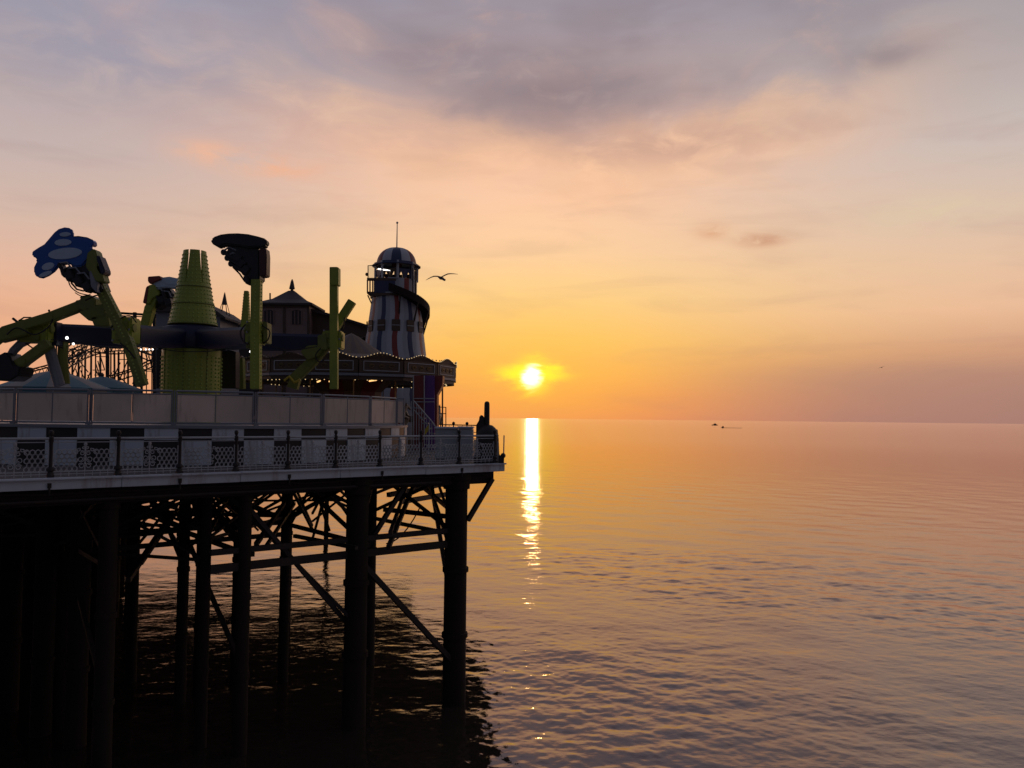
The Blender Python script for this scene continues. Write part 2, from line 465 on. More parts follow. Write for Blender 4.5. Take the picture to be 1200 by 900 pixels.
LIME = mat('lime_green_paint', (0.29, 0.34, 0.035), 0.42, 0.14, 1.5, dirt=(0.16, 0.22, 0.04), dirt_s=0.5)
LIMED = mat('worn_green_paint', (0.18, 0.20, 0.03), 0.5, 0.2, 1.5, dirt=(0.10, 0.12, 0.04), dirt_s=0.6)
BULBG = mat('green_lamp_cap', (0.34, 0.46, 0.09), 0.3, 0.1, 3.0)
NAVY = mat('navy_paint', (0.010, 0.012, 0.045), 0.45, 0.25, 1.2)
BLUE = mat('blue_fibreglass', (0.02, 0.09, 0.36), 0.25, 0.12, 1.5)
PALE = mat('pale_blue_fibreglass', (0.46, 0.56, 0.68), 0.3, 0.10, 1.5)
TOWERW = mat('weathered_tower_white', (0.44, 0.46, 0.50), 0.55, 0.2, 0.8, dirt=(0.16, 0.14, 0.13), dirt_s=0.6, stretch=(1, 1, 0.25))
TOWERG = mat('weathered_tower_grey', (0.36, 0.38, 0.42), 0.55, 0.2, 0.8, dirt=(0.15, 0.13, 0.12), dirt_s=0.6, stretch=(1, 1, 0.25))
RED = mat('red_paint', (0.24, 0.030, 0.02), 0.4, 0.2, 2.0)
MAROON = mat('dark_maroon_panel', (0.06, 0.014, 0.012), 0.45, 0.2, 2.0)
DRED = mat('dark_red_paint', (0.20, 0.030, 0.026), 0.5, 0.25, 2.0)
STRB = mat('dark_blue_stripe_paint', (0.035, 0.045, 0.11), 0.45, 0.2, 2.0)
SEAT = mat('black_seat_moulding', (0.018, 0.016, 0.018), 0.45, 0.3, 3.0)
ROOF = mat('dark_slate_roof', (0.06, 0.045, 0.042), 0.7, 0.35, 2.0, bump=0.4)
WALLP = mat('pavilion_wall_paint', (0.26, 0.17, 0.15), 0.6, 0.2, 1.0)
BROWN = mat('brown_panel', (0.085, 0.05, 0.03), 0.55, 0.3, 2.0)
GILT = mat('gilt_scroll', (0.20, 0.14, 0.06), 0.4, 0.2, 3.0, metal=0.5)
TEAL = mat('teal_canvas', (0.03, 0.12, 0.15), 0.6, 0.15, 1.5)
SAND = mat('sand_canvas', (0.20, 0.175, 0.15), 0.6, 0.15, 1.5)
PURP = mat('purple_panel', (0.13, 0.04, 0.22), 0.5, 0.2, 1.5)
OCHRE = mat('ochre_canvas', (0.14, 0.085, 0.045), 0.6, 0.2, 2.0)
YELL = mat('yellow_paint', (0.55, 0.40, 0.03), 0.45, 0.15, 2.0)
GULLM = mat('gull_feathers', (0.20, 0.18, 0.17), 0.8, 0.3, 6.0)
BULB = glow('warm_bulb', (1.0, 0.70, 0.34), 0.75)
LAMPW = glow('white_floodlight', (1.0, 0.95, 0.9), 3.0)
LAMPO = glow('amber_tube_lamp', (1.0, 0.55, 0.2), 1.5)

def frosted(name, col, tr=0.6):
    m = bpy.data.materials.new(name); m.use_nodes = True
    nt = m.node_tree; kk = node_kit(nt)
    b = nt.nodes['Principled BSDF']
    t = nt.nodes.new('ShaderNodeTexCoord')
    n = kk.noise(t.outputs['Object'], 0.8, 5, 0.6)
    c = kk.mix(n, [v * 0.8 for v in col], [min(1, v * 1.15) for v in col])
    oi = nt.nodes.new('ShaderNodeObjectInfo')
    c = kk.mix(kk.M('MULTIPLY', oi.outputs['Random'], 0.28), c, [v * 0.45 for v in col])
    mp = nt.nodes.new('ShaderNodeMapping'); mp.inputs['Scale'].default_value = (3.0, 3.0, 0.5); nt.links.new(t.outputs['Object'], mp.inputs[0])
    c = kk.mix(kk.M('MULTIPLY', kk.smooth(kk.noise(mp.outputs[0], 1.6, 5, 0.6), 0.5, 0.75), 0.4), c, (0.30, 0.24, 0.19))
    nt.links.new(c, b.inputs['Base Color']); b.inputs['Roughness'].default_value = 0.28
    tl = nt.nodes.new('ShaderNodeBsdfTranslucent'); nt.links.new(c, tl.inputs[0])
    mx = nt.nodes.new('ShaderNodeMixShader'); mx.inputs[0].default_value = tr
    nt.links.new(b.outputs[0], mx.inputs[1]); nt.links.new(tl.outputs[0], mx.inputs[2])
    nt.links.new(mx.outputs[0], nt.nodes['Material Output'].inputs[0])
    return m
SCREEN = frosted('frosted_screen', (0.80, 0.73, 0.66), 0.45)
GLASS = bpy.data.materials.new('thin_glass'); GLASS.use_nodes = True
_b = GLASS.node_tree.nodes['Principled BSDF']
_b.inputs['Base Color'].default_value = (0.9, 0.92, 0.92, 1); _b.inputs['Transmission Weight'].default_value = 0.92
_b.inputs['Roughness'].default_value = 0.08; _b.inputs['IOR'].default_value = 1.05

# ------------------------------------------------------------------ the pier
DV = Vector((0.776, 0.6307, 0)).normalized(); NV = Vector((-DV.y, DV.x, 0))   # along the near edge, inward
L0 = Vector((-12.6, 20.2, 0))
AANG = math.atan2(DV.y, DV.x)
def A(t, s=0.0, z=0.0):
    return L0 + DV * t + NV * s + Vector((0, 0, z))
TC = 15.7                       # the corner
CORN = A(TC)
E1 = Vector((-2.3, 64, 0)); E2 = E1 + Vector((-0.65, 0.76, 0)) * 26
pier = thing('pier', (CORN.x - 8, CORN.y + 8, DECK), 'long dark seaside pier on iron piles with a white deck edge', 'pier')
deck_out = [A(-24), CORN, E1, E2, Vector((-60, 92, 0)), Vector((-78, 40, 0))]
b = MB(); b.prism([Vector((p.x, p.y, DECK - 0.002)) for p in deck_out], (0, 0, -0.22)); b.build('deck', DECKM, pier)
# white edge boards, one length after the other, slightly uneven
for i in range(-8, 6):
    t0, t1 = i * 3.2 - 0.4, (i + 1) * 3.2 - 0.4
    if i == 5: t1 = TC + 0.14
    if t0 >= t1: continue
    dz = random.uniform(-0.006, 0.006); ds = random.uniform(-0.006, 0.006)
    b = MB()
    b.beam(A(t0 + 0.004, -0.07 + ds, DECK - 0.115 + dz), A(t1 - 0.004, -0.07 + ds, DECK - 0.115 + dz), 0.13, 0.25)
    b.beam(A(t0 + 0.004, -0.12 + ds, DECK + 0.035 + dz), A(t1 - 0.004, -0.12 + ds, DECK + 0.035 + dz), 0.26, 0.05)
    b.build('fascia_board', FASC, pier, 0.012)
def edge2(t, s=0.0, z=0.0):
    d = (E1 - CORN).normalized(); n = Vector((-d.y, d.x, 0))
    return CORN + d * t + n * s + Vector((0, 0, z))
L2 = (E1 - CORN).length
b = MB(); b.beam(edge2(-0.05, -0.07, DECK - 0.10), edge2(L2, -0.07, DECK - 0.10), 0.13, 0.25); b.build('fascia_board', FASC, pier, 0.012)
# girders and joists
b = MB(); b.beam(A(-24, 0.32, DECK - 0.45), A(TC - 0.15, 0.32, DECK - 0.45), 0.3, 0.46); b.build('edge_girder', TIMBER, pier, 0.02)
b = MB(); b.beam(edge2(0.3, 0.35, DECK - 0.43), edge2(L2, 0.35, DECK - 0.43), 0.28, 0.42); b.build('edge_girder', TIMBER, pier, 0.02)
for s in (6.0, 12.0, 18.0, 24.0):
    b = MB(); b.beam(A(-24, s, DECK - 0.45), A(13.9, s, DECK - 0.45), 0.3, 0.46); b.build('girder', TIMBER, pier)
for i in range(40):
    t = -23 + i * 0.94
    if i % 4 == 3 or t > 14.5: pass
    b = MB(); b.beam(A(t, 0.55, DECK - 0.32), A(t, 23 if t < 12 else 9, DECK - 0.32), 0.12, 0.19); b.build('joist', TIMBER, pier)

piles = []
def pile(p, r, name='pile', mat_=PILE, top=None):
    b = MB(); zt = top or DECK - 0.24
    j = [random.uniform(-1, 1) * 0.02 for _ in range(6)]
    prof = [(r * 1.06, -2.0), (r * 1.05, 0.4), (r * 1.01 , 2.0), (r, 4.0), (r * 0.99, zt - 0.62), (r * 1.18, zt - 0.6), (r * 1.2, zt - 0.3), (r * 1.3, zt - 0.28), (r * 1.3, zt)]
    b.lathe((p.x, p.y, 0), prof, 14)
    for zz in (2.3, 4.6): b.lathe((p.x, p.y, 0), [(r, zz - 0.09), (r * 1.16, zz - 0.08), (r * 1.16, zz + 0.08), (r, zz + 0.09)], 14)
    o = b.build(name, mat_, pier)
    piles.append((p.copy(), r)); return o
FR = [(14.1, 0.40), (10.15, 0.37), (6.4, 0.20), (2.65, 0.24), (-1.1, 0.3), (-4.85, 0.3), (-8.6, 0.3)]
for t, r in FR: pile(A(t, 0.45), r)
for t in (13.75, 10.15, 6.4, 2.65, -1.1, -4.85, -8.6): pile(A(t, 6.0), 0.19 if t < 13 else 0.27)
pile(A(5.65, 1.6), 0.165)
nfront = len(piles)
def at_px(px, Y): 
    v = P(px, 486, Y); return Vector((v.x, v.y, 0))
for px, Y, r in ((437, 41, .26), (433, 50, .26), (428, 60, .3), (538, 37, .26), (536, 45, .28), (538, 56, .28),                  (341, 38, .22), (283, 31, .22), (282, 40, .22), (240, 30, .2), (243, 38, .22), (221, 36, .2), (221, 46, .22), (162, 31, .24), (158, 40, .24), (385, 66, .22),
                 (130, 27, .3), (131, 35, .3)):
    pile(at_px(px, Y), r * 0.82)
for px, Y, r in ((100, 25, .3), (60, 26, .3), (118, 32, .34), (85, 30, .34), (45, 33, .34), (20, 28, .34), (-10, 31, .34), (-45, 27, .34), (138, 44, .34), (112, 45, .34),
                 (75, 41, .34), (95, 52, .36), (55, 48, .36), (30, 43, .36), (5, 40, .36), (-25, 42, .36), (40, 58, .4), (15, 54, .4), (70, 60, .4), (125, 57, .4), (148, 60, .36), (-60, 45, .4), (-100, 40, .4), (-140, 36, .4)):
    pile(at_px(px, Y), r)

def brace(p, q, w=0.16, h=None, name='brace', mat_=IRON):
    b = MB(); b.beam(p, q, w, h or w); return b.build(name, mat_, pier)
# the front line of the trestle, as the photograph shows it
for z in (6.0, 5.52):
    brace(A(5.4, 0.45, z), A(13.9, 0.45, z), 0.14, 0.17 if z > 5.8 else 0.24, 'waling')
for z in (6.0, 5.52):
    brace(A(3.0, 6.0, z), A(10.15, 6.0, z), 0.14, 0.16, 'waling')
fl = [13.75, 10.15, 6.4, 2.65, -1.1, -4.85]
brace(A(10.15, 0.3, 5.35), A(13.9, 0.3, 1.45), 0.17)          # long diagonal down to the corner pile
brace(P(505, 565, 33), P(527, 697, 29.3), 0.14)
brace(A(10.4, 0.62, 5.4), A(12.3, 0.62, 8.0), 0.14)
brace(A(10.3, 0.8, 5.6), A(12.0, 2.6, 8.0), 0.12)
brace(A(6.4, 0.6, 7.4), A(10.0, 0.62, 3.2), 0.13)
brace(A(6.4, 2.2, 7.6), A(10.0, 0.3, 3.4), 0.11)
brace(P(577, 561, 30.0), P(548, 610, 29.4), 0.15)              # bracket carrying the corner
brace(P(500, 560, 34), P(527, 640, 29.2), 0.12)
brace(P(512, 562, 37), P(529, 612, 29.6), 0.10)
brace(P(486, 563, 36), P(531, 600, 29.5), 0.13)
brace(P(455, 642, 27), P(486, 566, 33), 0.14)
brace(P(457, 625, 27), P(478, 566, 38), 0.12)
brace(P(450, 597, 31), P(531, 606, 30), 0.16)
brace(P(455, 580, 36), P(531, 565, 40), 0.2)
brace(P(470, 588, 36), P(531, 578, 41), 0.2)
brace(P(300, 638, 25), P(333, 590, 30), 0.13)
brace(P(312, 640, 25), P(345, 590, 31), 0.10)
brace(P(258, 606, 29), P(296, 650, 25), 0.13)
brace(P(252, 600, 30), P(290, 630, 27), 0.10)
brace(P(150, 680, 24), P(203, 600, 29), 0.14)
brace(P(165, 660, 25), P(208, 598, 30), 0.12)
brace(P(192, 606, 30), P(212, 655, 27), 0.12)
brace(P(236, 628, 27), P(222, 640, 28), 0.10)
brace(P(345, 628, 28), P(418, 642, 26), 0.12)
for i in range(len(fl) - 1):
    a, c = fl[i + 1], fl[i]
    brace(A(a, 6.0, 7.9), A(c, 6.05, 6.05), 0.12); brace(A(a, 5.9, 6.05), A(c, 5.85, 7.9), 0.12)
for t in fl:
    brace(A(t, 0.5, 7.9), A(t, 6.0, 6.1), 0.11); brace(A(t, 0.5, 6.1), A(t, 6.0, 7.9), 0.11)
    brace(A(t, 0.5, 5.9), A(t, 6.0, 5.9), 0.13)
    if t < 10: brace(A(t, 6.0, 5.9), A(t, 0.5, 2.6), 0.12)
rb_ = random.Random(17)
PXS = [150, 163, 208, 222, 241, 283, 303, 341, 366, 386, 424]
for i in range(64):
    k0 = rb_.randrange(len(PXS) - 1); x0, x1 = PXS[k0], PXS[min(len(PXS) - 1, k0 + rb_.choice((1, 1, 2)))]
    if rb_.random() < 0.5: x0, x1 = x1, x0
    Y0 = rb_.uniform(28, 40); f = 30.0 / Y0
    y0 = rb_.choice((566, 570, 575)); y1 = rb_.uniform(592, 650)
    brace(P(x0, 490 + (y0 - 490) * f, Y0), P(x1, 490 + (y1 - 490) * f, Y0 + rb_.uniform(-1, 3)), 0.085)
# hanging cable under the corner bay
b = MB(); p0, p1 = P(453, 637, 28), P(492, 595, 30)
b.tube([p0 + (p1 - p0) * u + Vector((0, 0, -1.1 * u * (1 - u))) for u in [i / 10 for i in range(11)]], 0.025, 5); b.build('cable', IRON, pier)
# the tangle of ties between the piles farther in: too many and too small to pick apart
b = MB()
far = piles[nfront:]
rnd = random.Random(5)
allp = [q for q in piles[7:]]
for i in range(len(allp)):
    for j in range(i + 1, len(allp)):
        (p, r1), (q, r2) = allp[i], allp[j]
        d = (p - q).length
        if d < 8 and rnd.random() < 0.42 and max(p.x / p.y, q.x / q.y) > -0.47:
            zt, zb = 7.85 - rnd.uniform(0, .3), 6.3 - rnd.uniform(0, 0.7)
            w = 0.075 if max(p.y, q.y) < 45 else 0.12
            for a, c in ((zt, zb), (zb, zt))[:1 + (rnd.random() < 0.5)]: b.beam(p + Vector((0, 0, a)), q + Vector((0, 0, c)), w, w)
            if rnd.random() < 0.4: b.beam(p + Vector((0, 0, zb)), q + Vector((0, 0, zb)), w, w * 1.3)
            pass
for i in range(46):      # the far trestles, low struts of the left part
    px = rnd.uniform(-60, 115); Y = rnd.uniform(28, 62)
    p, q = at_px(px, Y), at_px(px + rnd.uniform(-70, 40), Y + rnd.uniform(-8, 8))
    z0, z1 = rnd.uniform(2, 7.5), rnd.uniform(2, 7.5)
    b.beam(p + Vector((0, 0, z0)), q + Vector((0, 0, z1)), 0.2, 0.3)
o = b.build('far_bracing', IRON, pier); o['kind'] = 'stuff'
for z, Y, wd in ((6.6, 70, 0.3),):
    b = MB(); b.beam(Vector((-70, Y - 8, z)), Vector((at_px(470, Y).x, Y + 4, z)), 0.5, wd); b.build('far_girder', TIMBER, pier)
for k_, (x0, x1, Y, z0, z1) in enumerate(((-200, 142, 37, 5.2, 7.9), (-200, 120, 29, 6.9, 8.0), (-200, 132, 50, -0.5, 7.9), (-203, 138, 51, -0.5, 7.8))):  # added board walls that keep sky light out from under the deck
    b = MB(); p, q = at_px(x0, Y), at_px(x1, Y)
    n = int((q - p).length / 0.42)
    for i in range(n):
        c = p + (q - p) * ((i + 0.5) / n)
        b.box((c.x, c.y, (z0 + z1) / 2 + rnd.uniform(-0.2, 0.2)), (0.38 - rnd.random() * 0.05, 0.07, z1 - z0))
    o = b.build('light_block_boards', TIMBER, pier); o['kind'] = 'stuff'

# ------------------------------------------------------------------ balustrade on the near edge
rail = thing('balustrade', A(TC - 8, 0.0, DECK), 'pale cast iron lattice balustrade with dark posts along the near pier edge', 'railing')
SP = 1.595
PT = [15.5 - SP * i for i in range(20)]
b = MB()
c = (0, 0, 0)
b.lathe(c, [(0.085, 0.06), (0.085, 0.16), (0.06, 0.2), (0.048, 0.3), (0.045, 0.95), (0.06, 0.98), (0.06, 1.08), (0.03, 1.11), (0.05, 1.15), (0.062, 1.2), (0.045, 1.25), (0.0, 1.27)], 12)
b.box((0, 0, 0.09), (0.16, 0.16, 0.06)); b.ball((0, 0, 0.26), 0.10, 8, 5, (1, 1, 0.8))
post_me = b.mesh('post', IRON)
# one cast panel: honeycomb fret with a scroll in the middle
def panel_mesh():
    b = MB(); W = SP - 0.12; th = 0.022
    px = 0.125; pz = 0.108
    def bar(p, q, w=0.017): b.beam((p[0], 0, p[1]), (q[0], 0, q[1]), th, w, up=(0, 1, 0))
    ncol = int(W / px)
    z0 = 0.17
    for r in range(5):
        for cidx in range(ncol + 1):
            x = -W / 2 + (cidx + (0.5 if r % 2 else 0.0)) * px
            if x < -W / 2 + 0.02 or x > W / 2 - 0.02: continue
            z = z0 + 0.06 + r * pz
            if r == 4 and 0.28 < abs(x) < 0.36: continue
            if abs(x) < 0.2 : continue
            pts = [(x + 0.062 * math.cos(PI / 6 + PI / 3 * i), z + 0.068 * math.sin(PI / 6 + PI / 3 * i)) for i in range(6)]
            for i in range(6): bar(pts[i], pts[(i + 1) % 6])
    for sgn in (-1, 1):        # scrolls
        for (cx, cz, rr, turns, a0) in ((0.09, 0.30, 0.075, 1.3, 0.4), (0.10, 0.47, 0.085, 1.4, 2.4), (0.075, 0.63, 0.065, 1.3, 0.9), (0.045, 0.77, 0.04, 1.2, 2.0), (0.27, 0.66, 0.07, 1.2, 3.3), (0.17, 0.72, 0.05, 1.1, 2.2)):
            n = 12
            pts = []
            for i in range(n + 1):
                u = i / n; a = a0 + u * turns * 2 * PI
                pts.append((sgn * (cx + rr * (1 - 0.6 * u) * math.cos(a)), 0, cz + rr * (1 - 0.6 * u) * math.sin(a)))
            b.tube(pts, 0.011, 5)
    bar((0, 0.17), (0, 0.93), 0.022)
    for q in (0.36, 0.55, 0.70): b.ball((0, 0, q), 0.03, 6, 4)
    b.ball((0, 0, 0.86), 0.045, 6, 4, (1, 0.6, 1.4))
    b.box((0, 0, 0.165), (W + 0.05, 0.03, 0.022))
    b.box((0, 0, 0.10), (W + 0.05, 0.03, 0.016))
    n = 8
    for i in range(n + 1): b.box((-W / 2 + W * i / n, 0.0, 0.115), (0.014, 0.014, 0.15))
    for sx in (-1, 1): b.box((sx * (W / 2 + 0.012), 0, 0.44), (0.02, 0.03, 0.72))
    return b.mesh('lattice_panel', GREYW)
pan_me = panel_mesh()
b = MB(); b.tube([(-SP / 2, 0, 1.05), (SP / 2, 0, 1.05)], 0.032, 8); b.tube([(-SP / 2, 0, 0.955), (SP / 2, 0, 0.955)], 0.014, 6)
bar_me = b.mesh('handrail', GREYW)
for i, t in enumerate(PT):
    put('post', post_me, rail, A(t, 0.06, DECK), AANG)
    put('lattice_panel', pan_me, rail, A(t - SP / 2, 0.06, DECK + 0.04), AANG)
    put('handrail', bar_me, rail, A(t - SP / 2, 0.06, DECK), AANG)
# the same balustrade turns the corner and runs away along the far side
rail2 = thing('balustrade', edge2(18, 0.1, DECK), 'thin railing with knobbed posts along the far pier edge beside the corner', 'railing')
e2a = math.atan2((E1 - CORN).y, (E1 - CORN).x)
n2 = int(L2 / SP)
fd = (E2 - E1).normalized(); fa = math.atan2(fd.y, fd.x); fn = Vector((-fd.y, fd.x, 0))
for i in range(1, 5):
    put('post', post_me, rail2, edge2(i * SP, 0.08, DECK), e2a)
    put('lattice_panel', pan_me, rail2, edge2((i - 0.5) * SP, 0.08, DECK + 0.04), e2a)
    put('handrail', bar_me, rail2, edge2((i - 0.5) * SP, 0.08, DECK), e2a)
b = MB(); b.lathe((0, 0, 0), [(0.06, 0), (0.05, 1.1), (0.1, 1.14), (0.13, 1.22), (0.1, 1.32), (0, 1.38)], 8); farp = b.mesh('post', IRON)
b = MB(); b.tube([(-0.9, 0, 1.1), (0.9, 0, 1.1)], 0.05, 6); b.tube([(-0.9, 0, 0.55), (0.9, 0, 0.55)], 0.03, 6)
for q in (-0.9, -0.3, 0.3): b.tube([(q, 0, 0.0), (q, 0, 1.1)], 0.018, 5)
farb = b.mesh('rail_bar', IRON)
for i in range(9):
    p = E1 + fd * (1.8 * i) + fn * 0.1
    put('post', farp, rail2, (p.x, p.y, DECK), fa)
    q = p + fd * 0.9
    put('rail_bar', farb, rail2, (q.x, q.y, DECK), fa)
# low corner bracket, life ring holder and pole outside the corner
o = thing('mooring_pole', A(TC + 0.02, -0.16, DECK - 0.05), 'thin pale pole clamped outside the pier corner', 'pole')
p0 = wloc(o)
b = MB(); b.tube([p0 + Vector((0.02, 0, 0.1)), p0 + Vector((0.03, 0, 1.12))], 0.022, 8); b.build('shaft', GREYW, o)
b = MB(); b.box(p0 + Vector((-0.06, 0, 0.25)), (0.2, 0.14, 0.28)); b.ball(p0 + Vector((0.0, -0.02, 0.38)), 0.1, 7, 5); b.build('clamp', IRON, o)
# the dark figure at the corner: bulky base with a tall rounded post
o = thing('corner_bollard', P(569, 545, 31), 'dark bulky corner bollard with a tall round-topped post above the pier corner', 'bollard')
z0 = DECK; c = P(571, 530, 31); c.z = DECK
b = MB()
b.lathe(c, [(0.50, 0), (0.52, 0.2), (0.46, 0.35), (0.43, 0.9), (0.40, 1.15), (0.30, 1.32), (0.18, 1.42), (0, 1.45)], 18); b.build('body', IRON, o)
b = MB(); q = P(570.3, 506, 31)
b.lathe((q.x, q.y, DECK), [(0.11, 1.2), (0.105, 1.9), (0.1, 2.22), (0.09, 2.28), (0.05, 2.32), (0, 2.33)], 12); b.build('upright_post', IRON, o)
b = MB(); b.prism([P(x, y, 30.9) for x, y in ((558, 512), (558, 498), (561, 493), (562, 487), (565, 486), (567, 489), (568, 500), (569, 512))], (0, 0.3, 0)); b.build('side_bracket', IRON, o, 0.03)

# ------------------------------------------------------------------ ride platform with its chequered skirt
RC = Vector((-14.1, 36.0, 0)); RR = 9.45
PLZ = EYE - 0.36
plat = thing('ride_platform', (RC.x, RC.y, DECK), 'round raised ride platform with black and white chequered skirt', 'platform')
b = MB(); b.lathe((RC.x, RC.y, 0), [(0, PLZ), (RR - 0.02, PLZ), (RR - 0.02, PLZ - 0.1), (RR - 0.16, PLZ - 0.1), (RR - 0.16, DECK), (0, DECK)], 96); b.build('platform_floor', STEEL, plat)
b = MB(); b.lathe((RC.x, RC.y, 0), [(RR - 0.08, PLZ + 0.0), (RR + 0.03, PLZ + 0.0), (RR + 0.03, PLZ - 0.10), (RR - 0.08, PLZ - 0.10)], 96); b.build('edge_channel', STEEL, plat)
NS = 57; st = 2 * PI / NS
def sq_mesh(z0, z1, r, m):
    b = MB(); n = 4; vs = []; fs = []
    a0, a1 = -st * 0.495, st * 0.495
    for i in range(n + 1):
        a = a0 + (a1 - a0) * i / n
        for rr, z in ((r, z0), (r, z1), (r - 0.05, z1), (r - 0.05, z0)): vs.append((rr * math.cos(a), rr * math.sin(a), z))
    for i in range(n):
        for j in range(4): fs.append((i * 4 + j, i * 4 + 4 + j, i * 4 + 4 + (j + 1) % 4, i * 4 + (j + 1) % 4))
    fs += [(3, 2, 1, 0), (n * 4, n * 4 + 1, n * 4 + 2, n * 4 + 3)]
    b.add(vs, fs); return b.mesh('skirt_board', m)
hz = PLZ - 0.10; mz = hz - 0.38
sm = {(0, 0): sq_mesh(mz + .004, hz - .004, RR - 0.01, FASC), (0, 1): sq_mesh(mz + .004, hz - .004, RR - 0.03, BLACK), (1, 0): sq_mesh(DECK + 0.02, mz - .02, RR + 0.02, FASC), (1, 1): sq_mesh(DECK + 0.02, mz - .004, RR - 0.02, BLACK)}
aw = R(-99.2)
for i in range(-8, 22):
    a = aw + i * st
    w = i % 2
    put('skirt_board', sm[(0, w)], plat, (RC.x, RC.y, 0), a)
    put('skirt_board', sm[(1, 1 - w)], plat, (RC.x, RC.y, 0), a)

# ------------------------------------------------------------------ screen fence round the ride
fen = thing('screen_fence', (RC.x, RC.y - RR, PLZ), 'fence of frosted screens in grey frames round the ride platform', 'fence')
FA = [R(-103.75 - 16 * 2 + 16.0 * i) for i in range(9)]
FH = 1.14; RF = RR - 0.12
def rp(a, z, r=RF): return Vector((RC.x + r * math.cos(a), RC.y + r * math.sin(a), z))
for i in range(len(FA) - 1):
    a0, a1 = FA[i], FA[i + 1]
    p, q = rp(a0, PLZ), rp(a1, PLZ); d = (q - p).normalized(); n = Vector((d.y, -d.x, 0))
    if i == len(FA) - 2: q = p + (q - p) * 0.98
    p = p + d * 0.07; q = q - d * 0.07; mid = (p + q) / 2
    Z = Vector((0, 0, 1))
    b = MB()
    for x in (p, q): b.tube([x + Z * 0.04, x + Z * FH], 0.028, 8)
    b.tube([p + Z * FH, q + Z * FH], 0.032, 8); b.tube([p + Z * (FH - 0.11), q + Z * (FH - 0.11)], 0.022, 8); b.tube([p + Z * 0.07, q + Z * 0.07], 0.028, 8)
    fr = b.build('fence_panel', STEEL, fen)
    b = MB(); b.tube([mid + Z * 0.05, mid + Z * FH], 0.02, 8); b.build('mullion', STEEL, fr)
    for x, y in ((p + d * 0.035, mid - d * 0.025), (mid + d * 0.025, q - d * 0.035)):
        b = MB(); b.beam(x + Z * 0.56, y + Z * 0.56, 0.012, 0.90); b.build('screen', SCREEN, fr)
    b = MB(); c = rp(a0, PLZ, RF + 0.0)
    b.tube([c + Z * 0.0, c + Z * (FH + 0.02)], 0.026, 8); b.box(c + n * 0.05 + Z * 0.05, (0.16, 0.16, 0.09), rot_z(a0)); b.build('fence_post', STEEL, fen)
# return panel at the end of the fence
p = rp(FA[-1], PLZ, RF); q = p + Vector((0.03, 0.75, 0)); q2 = p + Vector((0.28, 0.04, 0))
b = MB(); b.tube([p, p + Vector((0, 0, FH))], 0.03, 8); b.tube([q2, q2 + Vector((0, 0, FH))], 0.03, 8); b.tube([p + Vector((0, 0, FH)), q2 + Vector((0, 0, FH))], 0.03, 8); fr = b.build('fence_panel', STEEL, fen)
b = MB(); b.beam(p + Vector((0, 0, .56)), q2 + Vector((0, 0, .56)), 0.012, 0.9); b.build('screen', SCREEN, fr)

# ------------------------------------------------------------------ the aeroplane ride
HUBZ = EYE + 3.35
ride = thing('aeroplane_ride', (RC.x, RC.y, PLZ), 'big lime green aeroplane ride with studded tower, navy arms and tilting planes', 'fairground ride')
b = MB(); b.lathe((RC.x, RC.y, 0), [(1.24, PLZ + 0.02), (1.24, HUBZ - 0.45), (1.1, HUBZ - 0.4)], 48); drum = b.build('centre_drum', LIME, ride)
b = MB()
for r in range(17):
    for j in range(32):
        a = 2 * PI * (j + 0.5) / 32
        b.ball((RC.x + 1.245 * math.cos(a), RC.y + 1.245 * math.sin(a), PLZ + 0.2 + r * 0.165), 0.045, 6, 4)
o = b.build('lamp_studs', BULBG, drum); o['kind'] = 'stuff'
b = MB(); b.lathe((RC.x, RC.y, 0), [(1.0, HUBZ - 0.62), (1.4, HUBZ - 0.46), (1.5, HUBZ - 0.2), (1.4, HUBZ + 0.22), (1.3, HUBZ + 0.42), (0.9, HUBZ + 0.56)], 32); b.build('hub', NAVY, ride)
ZT0, ZT1 = P(223, 379, 36).z - 0.1, P(223, 294.5, 36).z
def rcone(z): 
    u = (z - ZT0) / (ZT1 - ZT0)
    return 0.48 + 0.54 * max(0.0, 1 - u) ** 1.15
# the tower: closed below, split into tall petals above
zs = ZT0 + (ZT1 - ZT0) * 0.56
b = MB(); b.lathe((RC.x, RC.y, 0), [(rcone(z), z) for z in np.linspace(ZT0, zs, 10)], 48); cone = b.build('tower', LIME, ride)
NP = 6
for i in range(NP):
    a0, a1 = 2 * PI * i / NP + R(141.4), 2 * PI * (i + 1) / NP + R(141.4)
    b = MB(); n = 6; vs = []; fs = []; K = 8
    for kq in range(K + 1):
        z = zs + (ZT1 - zs) * kq / K; gap = 0.02 + 0.075 * (kq / K) ** 1.2
        for rr in (rcone(z), rcone(z) - 0.05):
            for j in range(n + 1):
                a = a0 + gap + (a1 - a0 - 2 * gap) * j / n
                vs.append((RC.x + rr * math.cos(a), RC.y + rr * math.sin(a), z))
    W = 2 * (n + 1)
    for kq in range(K):
        for j in range(n):
            a = kq * W + j; fs.append((a, a + 1, a + 1 + W, a + W))
            a = kq * W + n + 1 + j; fs.append((a + 1, a, a + W, a + W + 1))
        a = kq * W; fs.append((a, a + W, a + W + n + 1, a + n + 1)); a = kq * W + n; fs.append((a + W, a, a + n + 1, a + W + n + 1))
    for j in range(n): a = K * W + j; fs.append((a, a + 1, a + n + 2, a + n + 1))
    b.add(vs, fs); pt = b.build('petal', LIME, ride, sharp=0.9)
b = MB()
for r in range(18):
    z = ZT0 + 0.12 + r * (ZT1 - ZT0 - 0.15) / 18
    nn = 30 if r < 10 else 24
    for j in range(nn):
        a = 2 * PI * (j + 0.5) / nn + R(141.4)
        b.ball((RC.x + rcone(z) * math.cos(a), RC.y + rcone(z) * math.sin(a), z), 0.036, 6, 4)
o = b.build('lamp_studs', BULBG, cone); o['kind'] = 'stuff'

